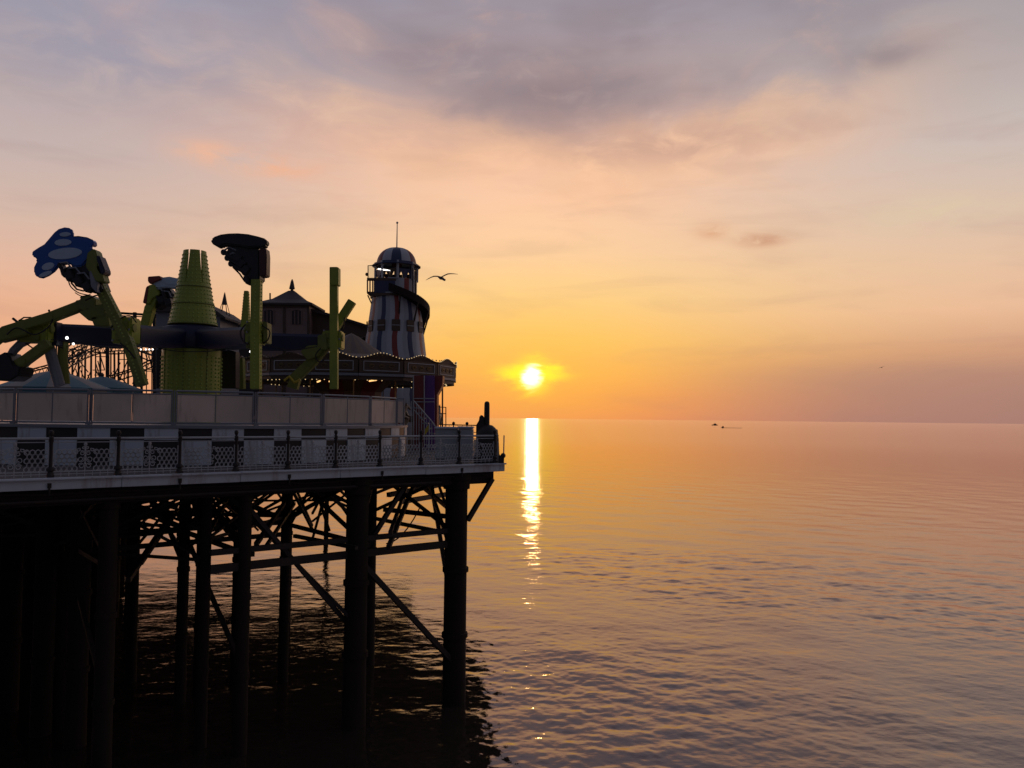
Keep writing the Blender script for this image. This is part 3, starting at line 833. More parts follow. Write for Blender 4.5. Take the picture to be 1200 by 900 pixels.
JY = {1: (45, 33.6, 388), 2: (150, 31.2, 390), 3: (300, 31.6, 393), 4: (392, 36.8, 400), 5: (172, 40.8, 391), 6: (288, 40.8, 394)}
J = {i: P(px, py, Y) for i, (px, Y, py) in JY.items()}
HC = Vector((RC.x, RC.y, HUBZ))
def radial_arm(j, wide=0.8, tall=0.80, stop=0.35):
    d = (j - HC); L = d.length; d.normalize()
    b = MB(); n = 8
    s = d.cross(Vector((0, 0, 1))).normalized()
    vs = []; fs = []
    for i in range(n + 1):
        u = i / n; c = HC + d * (0.9 + (L - 0.9 - stop) * u)
        sag = 0.18 * math.sin(u * PI)
        w = wide * (1.15 - 0.35 * u); h0 = tall * (0.58 - 0.06 * u); h1 = tall * (0.55 - 0.02 * u) + sag
        for x, z in ((-w / 2, -h1), (w / 2, -h1), (w / 2, h0 - 0.12), (w * 0.38, h0), (-w * 0.38, h0), (-w / 2, h0 - 0.12)): vs.append(c + s * x + Vector((0, 0, z)))
    for i in range(n):
        for j_ in range(6): fs.append((i * 6 + j_, i * 6 + (j_ + 1) % 6, i * 6 + 6 + (j_ + 1) % 6, i * 6 + 6 + j_))
    fs += [tuple(range(5, -1, -1)), tuple(n * 6 + j_ for j_ in range(6))]
    b.add(vs, fs); return b.build('radial_arm', NAVY, ride, sharp=0.4)
arms = {i: radial_arm(J[i], tall=0.62 if i not in (4, 5, 6) else 0.52) for i in J}
b = MB()
for i in (1, 2): pass
def lamp(px, py, Y, r=0.07, par=None):
    b = MB(); p = P(px, py, Y); b.ball(p, r, 8, 6); o = b.build('floodlight', LAMPW, par or ride)
    return o
def slab(pts, Y, th, name, m, par, bev=0.02, dy=0.0):
    b = MB(); b.prism([P(x, y, Y) for x, y in pts], (0, th, 0)); return b.build(name, m, par, bev)
def limb(pts, Y, w, name, m, par, w2=None, studs=False):
    """a jointed box beam through pixel points at one depth"""
    b = MB()
    q = [P(x, y, Y + (d if len(r) else 0)) for x, y, *r in pts for d in [r[0] if r else 0]]
    for i in range(len(q) - 1):
        b.beam(q[i], q[i + 1], w, w2 or w, up=(0, 1, 0))
    for x in q[1:-1]: b.tube([x + Vector((0, -w * 0.56, 0)), x + Vector((0, w * 0.56, 0))], w * 0.5, 12)
    o = b.build(name, m, par, 0.02)
    if studs:
        b = MB()
        for i in range(len(q) - 1):
            n = int((q[i + 1] - q[i]).length / 0.14); d = (q[i + 1] - q[i]).normalized(); sd_ = d.cross(Vector((0, 1, 0))).normalized()
            for k_ in range(n):
                c = q[i] + d * (k_ + 0.5) * 0.14
                for sgn in (-1, 1): b.ball(c + sd_ * sgn * w * 0.5, 0.035, 5, 4)
                b.ball(c + Vector((0, -w * 0.5, 0)), 0.035, 5, 4)
        s_ = b.build('lamp_studs', BULBG, o); s_['kind'] = 'stuff'
    return o
def joint(j, s=(0.9, 0.9, 1.0), m=LIME):
    b = MB(); b.box(j, s); o = b.build('joint_block', m, ride, 0.05)
    b = MB(); b.box(j + Vector((0, -s[1] / 2 - 0.04, 0.18)), (s[0] * 0.7, 0.08, s[2] * 0.32)); b.box(j + Vector((0, -s[1] / 2 - 0.04, -0.26)), (s[0] * 0.55, 0.08, s[2] * 0.28)); b.build('cover_plate', LIMED, o, 0.02)
    b = MB(); b.tube([j + Vector((-s[0] * 0.56, -0.2, 0.1)), j + Vector((s[0] * 0.56, -0.2, 0.1))], 0.16, 10); b.build('pivot_pin', LIMED, o)
    return o
# 2: near left, tilted, carries the blue plane high on the left
j2 = joint(P(148, 388, 31.0), (0.75, 0.8, 1.0))
a2 = limb([(107, 316), (133, 366), (150, 400), (167, 452)], 30.6, 0.36, 'swing_arm', LIMED, ride, 0.36, True)
slab([(60, 404), (60, 378), (66, 377), (66, 405)], 33.2, 0.5, 'arm_flange', NAVY, ride)
# 1: far left: knuckle with a long sloping beam over it
j1 = joint(P(45, 389, 33.2), (1.25, 0.9, 0.9))
limb([(-12, 404), (8, 388), (60, 372), (112, 352)], 32.6, 0.38, 'swing_arm', LIMED, ride, 0.38)
slab([(-4, 396), (6, 383), (20, 377), (30, 376), (32, 392), (12, 397), (-4, 401)], 32.4, 0.55, 'knuckle', LIMED, ride, 0.04)
for pts in ([(87, 359), (88, 352), (94, 351), (93, 347), (104, 345), (112, 350), (112, 362), (98, 364)], [(92, 366), (106, 358), (122, 356), (124, 372), (104, 376)], [(106, 372), (126, 366), (128, 382), (110, 382)]):
    slab(pts, 32.2, 0.7, 'counterweight', LIMED, ride, 0.03)
limb([(58, 402), (28, 424), (-14, 446)], 32.8, 0.38, 'tie_beam', LIMED, ride, 0.34)
b = MB(); b.tube([P(x, y, 33.0) for x, y in ((34, 398), (24, 403), (16, 411), (11, 420), (9, 428))], 0.17, 10); b.build('hydraulic_hose', STEEL, ride)
b = MB(); b.tube([P(56, 402, 33.6), P(63, 428, 33.6), P(70, 452, 33.6)], 0.22, 10); b.build('support_strut', STEEL, ride)
b = MB(); b.tube([P(74, 398, 34), P(73, 420, 34), P(76, 450, 34)], 0.2, 9); b.build('support_strut', LIMED, ride)
slab([(-6, 446), (-6, 418), (6, 412), (12, 418), (16, 428), (24, 430), (22, 440), (12, 446)], 32.5, 1.0, 'seat_carriage', SEAT, ride, 0.05)
for pts in (((22, 376), (28, 372), (36, 372), (42, 376)), ((75, 367), (80, 362), (88, 361), (93, 365))):
    b = MB(); b.tube([P(x, y, 32.5) for x, y in pts], 0.03, 6); b.build('hose_loop', IRON, ride)
b = MB(); b.tube([P(57.5, 374, 32.5), P(57.5, 364, 32.5)], 0.025, 6); b.tube([P(57, 370, 32.5), P(64, 370.5, 32.5)], 0.02, 6); b.ball(P(57.5, 364, 32.5), 0.05, 6, 4); b.build('aerial', IRON, ride)
b = MB(); b.beam(P(15, 373, 32.5), P(21, 378, 32.5), 0.08); b.build('bracket', IRON, ride)
lamp(78.5, 396, 32.6, 0.06); lamp(167.5, 393.5, 33.5, 0.06); lamp(86, 403, 33.8, 0.05)
for px in (165, 171, 175, 179): lamp(px, 409.5, 36, 0.035)
lamp(293.5, 412, 33, 0.05)
# 3: near right, pole straight up and down
j3 = joint(P(300, 391, 31.2), (0.62, 0.7, 0.85))
for pts in ([(288, 408), (288, 379), (293, 377), (293, 408)], [(308, 402), (308, 376), (313, 378), (313, 402)]): slab(pts, 30.9, 0.6, 'cheek_plate', LIMED, ride)
a3 = limb([(301, 328), (300, 390), (300, 456)], 30.8, 0.35, 'swing_arm', LIME, ride, 0.36, True)
# 4: right
j4 = joint(P(391, 399, 36.6), (0.85, 0.8, 0.8))
a4 = limb([(391.5, 313.5), (391.5, 456)], 36.2, 0.34, 'swing_arm', LIME, ride, 0.34)
slab([(387, 313), (396.5, 313), (396.5, 334), (387, 334)], 35.95, 0.5, 'end_cap', LIME, ride)
limb([(413, 353), (391, 387)], 36.9, 0.36, 'cross_beam', LIME, ride, 0.34)
limb([(386, 400), (366, 424), (347, 442), (343, 455)], 36.4, 0.44, 'tie_beam', LIMED, ride, 0.4)
slab([(352, 412), (360, 405), (370, 404), (378, 410), (372, 418), (360, 422)], 36.0, 0.6, 'counterweight', LIMED, ride, 0.03)
slab([(372, 410), (372, 393), (382, 391), (384, 410)], 36.1, 0.5, 'cheek_plate', LIMED, ride)
b = MB(); b.tube([P(x, y, 36) for x, y in ((333, 446), (339, 441), (345, 448), (352, 445))], 0.06, 6); b.build('hose_loop', YELL, ride)
# 5 and 6: beyond the tower
joint(P(172, 392, 40.5), (0.7, 0.8, 0.8))
limb([(185, 340), (176, 362), (168, 392)], 40.4, 0.42, 'swing_arm', LIME, ride, 0.4)
joint(P(288, 394, 40.6), (0.7, 0.8, 0.8))
b = MB(); b.beam(P(287.5, 392, 40.6), P(289, 341, 40.6), 0.42, 0.42, up=(0, 1, 0), w2=0.20, h2=0.24); o = b.build('swing_arm', LIME, ride, 0.02)
b2 = MB()
for i in range(13):
    q = P(287.5 + i * 0.11, 385 - i * 3.3, 40.6)
    for sx in (-1, 1): b2.ball(q + Vector((sx * (0.21 - i * 0.008), 0, 0)), 0.05, 5, 4)
s_ = b2.build('lamp_studs', BULBG, o); s_['kind'] = 'stuff'
limb([(281, 420), (282, 456)], 40.0, 0.40, 'leg', LIMED, ride)
# lower legs of the arms behind: cables, cloth edges and a service column beside the drum
slab([(183, 455), (183, 410), (190, 407), (190, 455)], 37.5, 0.6, 'service_column', SEAT, ride)
slab([(258, 455), (258, 412), (268, 410), (276, 412), (276, 455)], 38.0, 0.6, 'service_column', SEAT, ride)

# ---- planes
def plane(Y, pts_wing, pats, body, seats, m_w=BLUE, th=0.16, rails=(), panel=None):
    """a seat plane: petal-shaped wing shell, fuselage, seats and side panels"""
    w = slab(pts_wing, Y, th, 'plane', m_w, ride, 0.05)
    for p in pats: slab(p, Y - 0.03, 0.05, 'wing_patch', PALE, w, 0.01)
    for p in body: slab(p, Y + th * 0.4, 0.75, 'fuselage', SEAT, w, 0.05)
    for p, m in seats: slab(p, Y - 0.12, 0.5, 'side_panel', m, w, 0.03)
    for r in rails:
        b = MB(); b.tube([P(x, y, Y + 0.2) for x, y in r], 0.035, 6); b.build('grab_rail', IRON, w)
    return w
def oval(cx, cy, a, bb, rot=0, n=20):
    return [(cx + a * math.cos(t) * math.cos(rot) - bb * math.sin(t) * math.sin(rot), cy + a * math.cos(t) * math.sin(rot) + bb * math.sin(t) * math.cos(rot)) for t in [2 * PI * i / n for i in range(n)]]
plane(30.2, [(36, 297), (38, 294), (44, 290), (51, 286), (57, 279), (63, 272), (68, 268), (75, 266), (82, 267), (85, 271), (85, 278), (92, 281), (99, 283), (104, 285), (108, 290), (107, 297), (101, 306), (96, 312), (88, 313), (80, 309), (72, 308), (68, 312), (63, 318), (56, 323), (49, 326), (43, 325), (39, 320), (39, 313), (43, 305), (41, 302), (37, 300)],
      [oval(76, 274.5, 6.5, 2.6, -0.05), oval(73.5, 284, 10, 4, -0.05), oval(76, 297, 20, 6.6, -0.10), oval(56, 312, 7.5, 4.2, -0.3), oval(53, 321, 8, 2.6, -0.35)],
      [[(82, 312), (100, 302), (108, 308), (120, 340), (112, 344), (98, 340), (88, 328), (80, 322)], [(69, 315), (76, 312), (84, 318), (80, 324), (75, 326), (71, 322)]],
      [([(102, 296), (109, 291), (112, 294), (122, 330), (112, 330), (100, 312)], LIMED), ([(112, 300), (116, 299), (123, 317), (122, 321), (117, 322), (113, 316), (111, 307)], NAVY), ([(104, 318), (107, 316), (114, 332), (113, 343), (106, 336)], STEEL)],
      rails=([(83, 326), (84, 332), (90, 339), (98, 341)], [(92, 334), (100, 338), (107, 341)], [(85, 278), (92, 277.5), (102, 279), (108, 281.5), (108.5, 287)]))
slab([(84, 277), (101, 278), (108, 281), (110, 284), (109, 288), (105, 288), (101, 285), (97, 291), (94, 291), (96, 283), (84, 281)], 30.3, 0.3, 'tail_fin', BLUE, a2, 0.03)
plane(30.6, [(247, 283), (247, 280), (251, 277), (258, 274.5), (267, 273.3), (278, 273), (290, 274), (301, 276.5), (311, 279.5), (312.5, 283), (312, 287), (308, 290), (300, 289.5), (290, 290), (280, 288), (268, 287), (262, 286.5), (258, 289.5), (254, 289), (249, 286)],
      [], [[(266, 286), (280, 284), (298, 288), (304, 292), (304, 328), (296, 329.5), (291, 330), (289, 325), (284, 322), (281, 318), (276, 316), (273.5, 312), (276, 307), (272, 304.5), (264, 304), (263, 301), (266, 296), (266.5, 290)]],
      [([(303, 292), (311.5, 290.5), (312.5, 300), (312, 323), (304, 324)], MAROON), ([(285, 322), (290, 324), (292, 331), (288, 333), (285, 328)], SEAT)], m_w=SEAT, th=0.4,
      rails=([(273, 313), (277, 317), (281, 321), (287, 330)],))
plane(40.2, [(176, 333), (182, 328), (190, 325), (198, 324), (208, 326), (216, 329), (216, 337), (206, 338), (196, 337), (186, 338), (180, 337)],
      [oval(200, 330.5, 9, 3.2, 0.15)], [[(182, 340), (196, 336), (204, 346), (202, 350), (198, 350), (193, 348), (188, 358), (182, 362), (176, 358), (176, 346)]],
      [([(173, 324), (187, 323), (189, 327), (182, 330), (176, 333), (173, 330)], DRED), ([(167, 355), (171, 336), (175, 334), (172, 356)], DRED), ([(174, 334), (180, 333), (187, 345), (178, 350), (175, 356), (171, 356)], LIME)], m_w=PALE, th=0.5,
      rails=([(186, 356), (193, 354), (196, 346)],))

# ---- smaller fittings of the ride: hoses, cables, seats, restraints, hub skirt seams
rr_ = random.Random(21)
def hose(pts, Y, r=0.028, par=None, name='hose', m=IRON):
    q = [P(x, y, Y) for x, y in pts]; s = []
    for i in range(len(q) - 1):
        p0, p1, p2, p3 = q[max(i - 1, 0)], q[i], q[i + 1], q[min(i + 2, len(q) - 1)]
        for t in [k_ / 5 for k_ in range(5)]:
            s.append(0.5 * (2 * p1 + (p2 - p0) * t + (2 * p0 - 5 * p1 + 4 * p2 - p3) * t * t + (3 * p1 - p0 - 3 * p2 + p3) * t ** 3))
    s.append(q[-1])
    b = MB(); b.tube(s, r, 6); return b.build(name, m, par or ride)
hose([(8, 392), (20, 384), (40, 392), (56, 384), (62, 374)], 32.3)
hose([(80, 328), (83, 336), (92, 343), (104, 346)], 30.3, 0.022)
hose([(88, 343), (96, 347), (106, 345)], 30.2, 0.018)
hose([(30, 402), (44, 410), (60, 404), (74, 408)], 32.9)
hose([(100, 352), (114, 346), (124, 350), (128, 362)], 31.4, 0.03)
hose([(130, 384), (140, 374), (152, 370), (160, 378)], 30.5, 0.025)
hose([(141, 402), (150, 410), (158, 420)], 30.4, 0.03)
hose([(288, 380), (282, 388), (284, 398), (291, 404)], 30.7, 0.03)
hose([(308, 382), (316, 388), (314, 398), (308, 402)], 30.8, 0.025)
hose([(376, 408), (370, 416), (374, 424), (382, 420)], 36.0, 0.03)
hose([(396, 390), (402, 384), (404, 372)], 36.3, 0.03)
hose([(60, 398), (100, 402), (140, 400)], 32.3, 0.02, None, 'cable')
hose([(160, 400), (190, 409), (222, 412), (260, 410), (290, 402)], 33.2, 0.02, None, 'cable')
hose([(310, 404), (340, 410), (372, 406)], 34.3, 0.02, None, 'cable')
# bolt heads on the joint blocks
for i, (w, dy) in {2: (0.3, 0.43), 3: (0.22, 0.38), 4: (0.34, 0.43), 1: (0.5, 0.48)}.items():
    c = {2: P(148, 388, 31.0), 3: P(300, 391, 31.2), 4: P(391, 399, 36.6), 1: P(45, 389, 33.2)}[i]
    b = MB()
    for sx in (-1, 1):
        for zz in (-0.4, 0.02, 0.4): b.ball(c + Vector((sx * w, -dy, zz)), 0.045, 6, 4, (1, 0.6, 1))
    b.build('bolt_heads', STEEL, ride)
# seats and shoulder restraints hanging under the wings
def seat_row(cx, cy, Y, ang, n, step, par=None):
    for k_ in range(n):
        x, y = cx + step * k_ * math.cos(ang), cy + step * k_ * math.sin(ang)
        c = P(x, y, Y); M3 = Matrix.Rotation(-ang, 3, 'Y')
        b = MB()
        b.box(c, (0.32, 0.45, 0.34), M3); b.box(c + M3 @ Vector((-0.12, 0, 0.36)), (0.13, 0.42, 0.5), M3); b.ball(c + M3 @ Vector((-0.12, 0, 0.62)), 0.12, 8, 6)
        s_ = b.build('seat', SEAT, ride, 0.03)
        b = MB(); b.tube([c + M3 @ Vector(v) for v in ((-0.08, -0.14, 0.6), (0.16, -0.14, 0.5), (0.2, -0.14, 0.22), (0.2, 0.14, 0.22), (0.16, 0.14, 0.5), (-0.08, 0.14, 0.6))], 0.035, 6); b.build('restraint', STEEL, s_)
seat_row(84, 324, 30.3, 0.55, 3, 12)
seat_row(280, 303, 30.9, 1.0, 3, 8)
seat_row(190, 352, 40.3, 0.3, 2, 9)
# panel seams on the drum and rings round the tower
b = MB()
for j in range(8):
    a = 2 * PI * j / 8 + 0.1
    b.beam(Vector((RC.x + 1.25 * math.cos(a), RC.y + 1.25 * math.sin(a), PLZ + 0.05)), Vector((RC.x + 1.25 * math.cos(a), RC.y + 1.25 * math.sin(a), HUBZ - 0.5)), 0.035)
b.build('panel_seam', LIMED, drum)
for u in (0.0, 0.27, 0.5):
    z = ZT0 + (ZT1 - ZT0) * u + 0.03; r_ = rcone(z) + 0.015
    b = MB(); b.tube([Vector((RC.x + r_ * math.cos(t), RC.y + r_ * math.sin(t), z)) for t in [2 * PI * i / 40 for i in range(40)]], 0.03, 6, closed=True); b.build('hoop', LIMED, cone)
# fixings, notices and dirt of the fence and pier edge
for i in range(-6, 5):
    t = i * 3.2 + 1.1
    b = MB(); b.box(A(t, -0.15, DECK - 0.13), (0.09, 0.03, 0.12), rot_z(AANG)); b.tube([A(t, -0.155, DECK - 0.12), A(t, -0.16, DECK - 0.38)], 0.025, 6); b.build('scupper', IRON, pier)
b = MB(); pts = []
for i in range(61):
    t = -10 + i * 0.42; pts.append(A(t, 0.10, DECK - 0.33 - 0.05 * abs(math.sin(t * 1.3))))
b.tube(pts, 0.03, 6); b.build('cable', IRON, pier)
b = MB(); b.tube([A(-14, 0.12, DECK - 0.56), A(13.2, 0.12, DECK - 0.56)], 0.055, 8); b.build('pipe', IRON, pier)

# ------------------------------------------------------------------ carousel
CC = Vector((P(411, 440, 50).x, 50.0, 0)); CR = 6.45
cz0, cz1, cz2 = EYE + 1.98, EYE + 2.35, EYE + 3.10
car = thing('carousel', (CC.x, CC.y, DECK), 'old fashioned carousel with scalloped rounding boards and strings of warm bulbs', 'carousel')
NB = 16
b = MB(); b.lathe((CC.x, CC.y, 0), [(CR - 0.4, cz2 + 0.02), (CR * 0.6, EYE + 3.4), (CR * 0.34, EYE + 3.7), (0.4, EYE + 4.9), (0, EYE + 5.1)], NB * 2, mats=lambda j, i: j % 2); b.build('tilt_roof', [OCHRE, BROWN], car, sharp=0.2)
b = MB(); b.lathe((CC.x, CC.y, 0), [(CR - 0.25, cz1 + 0.1), (CR - 0.25, cz2 + 0.1), (CR - 0.35, cz2 + 0.1), (CR - 0.35, cz0 + 0.15), (0.5, cz0 + 0.25)], NB * 2); b.build('ceiling', BROWN, car)
def cp(a, z, r): return Vector((CC.x + r * math.cos(a), CC.y + r * math.sin(a), z))
bulbs = MB()
for i in range(NB):
    a0, a1 = 2 * PI * (i - 0.5) / NB + 0.06, 2 * PI * (i + 0.5) / NB + 0.06
    am = (a0 + a1) / 2
    # scalloped rounding board, one per bay
    n = 12; vs = []; fs = []
    p, q = cp(a0 + 0.004, 0, CR), cp(a1 - 0.004, 0, CR); nrm_ = Vector((math.cos(am), math.sin(am), 0))
    def top(u): return cz2 + 0.18 + 0.14 * math.cos((u - 0.5) * 2 * PI) 
    for k_ in range(n + 1):
        u = k_ / n; c = p + (q - p) * u
        for off, z in ((0.02, cz2 - 0.06), (0.12, top(u)), (0.04, top(u)), (-0.06, cz2 - 0.06)):
            vs.append(c + nrm_ * off + Vector((0, 0, z)))
    for k_ in range(n):
        for j in range(4): fs.append((k_ * 4 + j, k_ * 4 + 4 + j, k_ * 4 + 4 + (j + 1) % 4, k_ * 4 + (j + 1) % 4))
    fs += [(3, 2, 1, 0), (n * 4, n * 4 + 1, n * 4 + 2, n * 4 + 3)]
    b = MB(); b.add(vs, fs); sc_ = b.build('scalloped_board', BROWN, car, sharp=0.5)
    b = MB()
    for k_ in range(9):
        u = (k_ + 0.5) / 9; b.ball(p + (q - p) * u + nrm_ * 0.085 + Vector((0, 0, cz2 + 0.18 + 0.05 * math.cos((u - .5) * 2 * PI))), 0.045, 5, 4)
    b.build('gilt_scroll', GILT, sc_)
    # frieze panel in its frame
    b = MB(); M3 = rot_z(am)
    ctr = cp(am, (cz1 + cz2) / 2, CR * math.cos(PI / NB)); L = (q - p).length
    b.box(ctr, (0.10, L, cz2 - cz1 - 0.02), M3); fz = b.build('frieze_panel', BROWN, car)
    b = MB(); h = (cz2 - cz1) * 0.66; w = L * 0.8; fx = 0.065
    for sz in (-1, 1): b.box(ctr + M3 @ Vector((fx, 0, sz * h / 2)), (0.04, w, 0.04), M3)
    for sy in (-1, 1): b.box(ctr + M3 @ Vector((fx, sy * w / 2, 0)), (0.04, 0.04, h), M3)
    b.build('frame', GREYW, fz)
    b = MB()
    for sy in (-1, 0, 1):
        pts = [ctr + M3 @ Vector((0.07, sy * w * 0.28 + 0.17 * (1 - u * 0.6) * math.cos(u * 9), 0.12 * (1 - u * 0.6) * math.sin(u * 9))) for u in [t / 12 for t in range(13)]]
        b.tube(pts, 0.022, 5)
    b.build('gilt_scroll', GILT, fz)
    # cornice below
    b = MB(); b.beam(cp(a0, cz0 + 0.28, CR * 1.0), cp(a1, cz0 + 0.28, CR * 1.0), 0.18, 0.14); b.build('cornice', STEEL, car)
    b = MB(); b.beam(cp(a0, cz0 + 0.10, CR * 0.985), cp(a1, cz0 + 0.10, CR * 0.985), 0.14, 0.2); b.build('drop_board', BROWN, car)
    b = MB()
    for k_ in range(14):
        u = (k_ + 0.5) / 14; pz = top(u) + 0.03
        b.ball(p + (q - p) * u + nrm_ * 0.13 + Vector((0, 0, pz)), 0.024, 5, 4)
    if -1.75 < (am + PI) % (2 * PI) - PI < 0.1: b.build('bulb_string', BULB, car)
    b = MB()
    for k_ in range(6):
        u = (k_ + 0.5) / 6
        if (i * 7 + k_ * 3) % 5 in (1, 3): continue
        b.ball(p + (q - p) * u - nrm_ * 0.5 + Vector((0, 0, cz0 + 0.0)), 0.030, 5, 4)
    b.build('bulb_string', BULB, car)
b = MB(); b.lathe((CC.x, CC.y, 0), [(CR - 0.3, DECK + 0.02), (CR - 0.3, DECK + 0.5), (0, DECK + 0.52)], 48); b.build('turntable', BROWN, car)
b = MB(); b.lathe((CC.x, CC.y, 0), [(1.9, DECK + 0.5), (1.9, cz0 - 0.5), (2.3, cz0 - 0.1), (2.6, cz0 + 0.2)], 12, mats=lambda j, i: j % 2); b.build('centre_drum', [DRED, OCHRE], car, sharp=0.2)
for i in range(14):
    a = 2 * PI * i / 14
    b = MB(); b.tube([cp(a, DECK + 0.5, CR - 1.1), cp(a, cz0 + 0.25, CR - 1.1)], 0.035, 6); b.build('brass_pole', GILT, car)
# gallopers on their poles
GALL = mat('painted_horse', (0.30, 0.24, 0.18), 0.4, 0.3, 3.0)
def horse_mesh():
    b = MB()
    b.tube([(-0.55, 0, 1.0), (-0.3, 0, 1.06), (0, 0, 1.0), (0.3, 0, 1.04), (0.5, 0, 1.12)], 0.21, 10)
    b.ball((-0.5, 0, 1.02), 0.24, 8, 6); b.ball((0.42, 0, 1.06), 0.24, 8, 6)
    b.tube([(0.45, 0, 1.12), (0.66, 0, 1.38), (0.74, 0, 1.58)], 0.16, 8, 0.10)
    b.tube([(0.70, 0, 1.60), (0.86, 0, 1.50), (1.02, 0, 1.36)], 0.11, 8, 0.06)
    for s in (-1, 1):
        b.tube([(0.72, s * 0.06, 1.66), (0.70, s * 0.07, 1.78)], 0.035, 5, 0.005)
        b.tube([(0.48, s * 0.13, 0.98), (0.80, s * 0.13, 0.86), (0.72, s * 0.13, 0.62), (0.62, s * 0.13, 0.52)], 0.09, 7, 0.045)
        b.tube([(-0.52, s * 0.13, 0.98), (-0.74, s * 0.13, 0.74), (-0.92, s * 0.13, 0.60), (-1.04, s * 0.13, 0.42)], 0.11, 7, 0.045)
    b.tube([(-0.7, 0, 1.1), (-0.92, 0, 1.05), (-1.05, 0, 0.85), (-1.08, 0, 0.66)], 0.08, 7, 0.02)
    b.box((-0.02, 0, 1.2), (0.42, 0.36, 0.09))
    return b.mesh('horse', [GALL], sharp=0.8)
hm = horse_mesh()
for i in range(14):
    a = 2 * PI * i / 14
    put('horse', hm, car, cp(a, DECK + 0.75 + 0.25 * math.sin(i * 2.1), CR - 1.1), a + PI / 2)
for px, py, ln in ((433, 446.5, 8), (386, 447, 3), (372, 447.5, 3), (446, 443, 3), (420, 444, 2.5)):
    b = MB(); b.tube([P(px, py, 44.4), P(px + ln, py - 1.2, 45.4)], 0.045, 6); b.build('tube_lamp', LAMPO, car)

# ------------------------------------------------------------------ ticket booth beside it, with its stairs and canopy pole
bo = thing('ticket_booth', P(500, 545, 43), 'narrow purple and dark red booth under the right end of the carousel roof', 'booth')
def slab2(pts, Y, th, name, m, par, bev=0.02):
    b = MB(); b.prism([P(x, y, Y) for x, y in pts], (0, th, 0)); return b.build(name, m, par, bev)
slab2([(484, 546), (484, 440), (497, 440), (497, 546)], 42.5, 1.6, 'wall_panel', DRED, bo)
slab2([(497.5, 546), (497.5, 440), (509, 440), (509, 546)], 42.7, 1.5, 'wall_panel', PURP, bo)
slab2([(509.5, 546), (509.5, 440), (519, 440), (518, 452), (512, 463), (512, 546)], 43.0, 1.2, 'bracket_panel', DRED, bo)
b = MB()
for x in (484.5, 497.2): b.tube([P(x, 440, 42.4), P(x, 520, 42.4)], 0.03, 6)
for y in (467, 471): b.tube([P(484, y, 42.4), P(509, y, 42.4)], 0.025, 6)
b.build('trim', GREYW, bo)
b = MB()
for i in range(6): b.box(P(487 + i * 3.9, 478 + 6 * i, 41.6) , (0.3, 0.5, 0.06))
stq = b.build('stair_tread', STEEL, bo)
o = thing('stair_rail', P(497, 545, 40), 'thin grey sloping stair rail with balusters in front of the booth', 'railing')
b = MB(); b.tube([P(485, 470, 40), P(506, 494, 40), P(510, 500, 40)], 0.035, 7); b.tube([P(485, 480, 40), P(505, 503, 40)], 0.02, 6); b.build('handrail', GREYW, o)
for i in range(9):
    b = MB(); x = 482 + i * 3; b.tube([P(x, max(472, 470 + (x - 485) * 1.1) if x > 484 else 470, 40), P(x, 535, 40)], 0.018, 5); b.build('baluster', GREYW, o)
o = thing('canopy_pole', P(518.5, 535, 46), 'slim dark pole standing under the right end of the carousel roof', 'pole')
b = MB(); b.tube([P(518.5, 448, 46), P(518.5, 535, 46)], 0.045, 8); b.build('shaft', IRON, o)
b = MB(); b.box(P(518.5, 534.5, 46), (0.3, 0.3, 0.06)); b.build('base_plate', IRON, o)
o = thing('handrail_frame', P(517, 535, 45), 'small dark handrail frame beside the booth at the pier end', 'railing')
b = MB()
for x, y in ((512.8, 462), (522.5, 477), (514, 477)): b.tube([P(x, y, 45), P(x, 535, 45)], 0.03, 6)
for y in (477, 484.5): b.tube([P(513, y, 45), P(522.5, y + 0.3, 45)], 0.025, 6)
b.build('frame', IRON, o)
# white lockers behind the balustrade
for (x0, x1, y0, y1, Y, lab) in ((510, 536, 500, 521, 33.5, 'long whitish storage locker behind the lattice near the pier corner'), (536.5, 554, 499.5, 519, 33.2, 'small whitish storage locker next to the corner bollard')):
    c0, c1 = P(x0, y0, Y), P(x1, y1, Y)
    o = thing('storage_locker', ((c0.x + c1.x) / 2, Y + 0.4, DECK), lab, 'locker', 'lockers behind the balustrade')
    b = MB(); b.box(((c0.x + c1.x) / 2, Y + 0.4, (c0.z - 0.1 + DECK) / 2), (c1.x - c0.x, 0.8, c0.z - 0.1 - DECK)); b.build('body', GREYW, o, 0.03)
    b = MB(); b.box(((c0.x + c1.x) / 2, Y + 0.38, c0.z - 0.05), (c1.x - c0.x + 0.06, 0.88, 0.09)); b.build('lid', WHITE, o, 0.03)
o = thing('yellow_flag', P(500, 545, 33), 'small yellow pennant on a short stick behind the lattice', 'flag')
b = MB(); b.tube([P(503.5, 496, 33), P(501.5, 540, 33)], 0.02, 6); b.build('stick', WHITE, o)
b = MB(); b.prism([P(x, y, 33) for x, y in ((503, 497), (502, 505), (497.5, 510), (498, 503))], (0, 0.03, 0)); b.build('cloth', YELL, o)

# ------------------------------------------------------------------ helter skelter
HY = 62.0; hx = P(462.5, 440, HY).x
HB = Vector((hx, HY, 0))
def hz_(py): return P(462.5, py, HY).z
def hr(wpx): return wpx * HY / FPX / 2
hel = thing('helter_skelter', (hx, HY, DECK), 'helter skelter tower striped white red and blue with a domed lookout', 'slide tower')
zb, zn = DECK, hz_(346)
def rt(z):
    u = (z - hz_(412)) / (zn - hz_(412)); return hr(72) + (hr(55) - hr(72)) * u
NG = 36
def stripe(j, i):
    q = j % 6
    return 1 if q == 0 else (2 if q == 3 else (0 if q % 2 else 3))
b = MB(); b.lathe((hx, HY, 0), [(rt(z), z) for z in np.linspace(zb, zn, 14)], NG, mats=stripe, twist=lambda z: 0.05 * math.sin((z - zb) * 1.5) - 1.5)
b.build('striped_tower', [TOWERW, RED, STRB, TOWERG], hel, sharp=0.9)
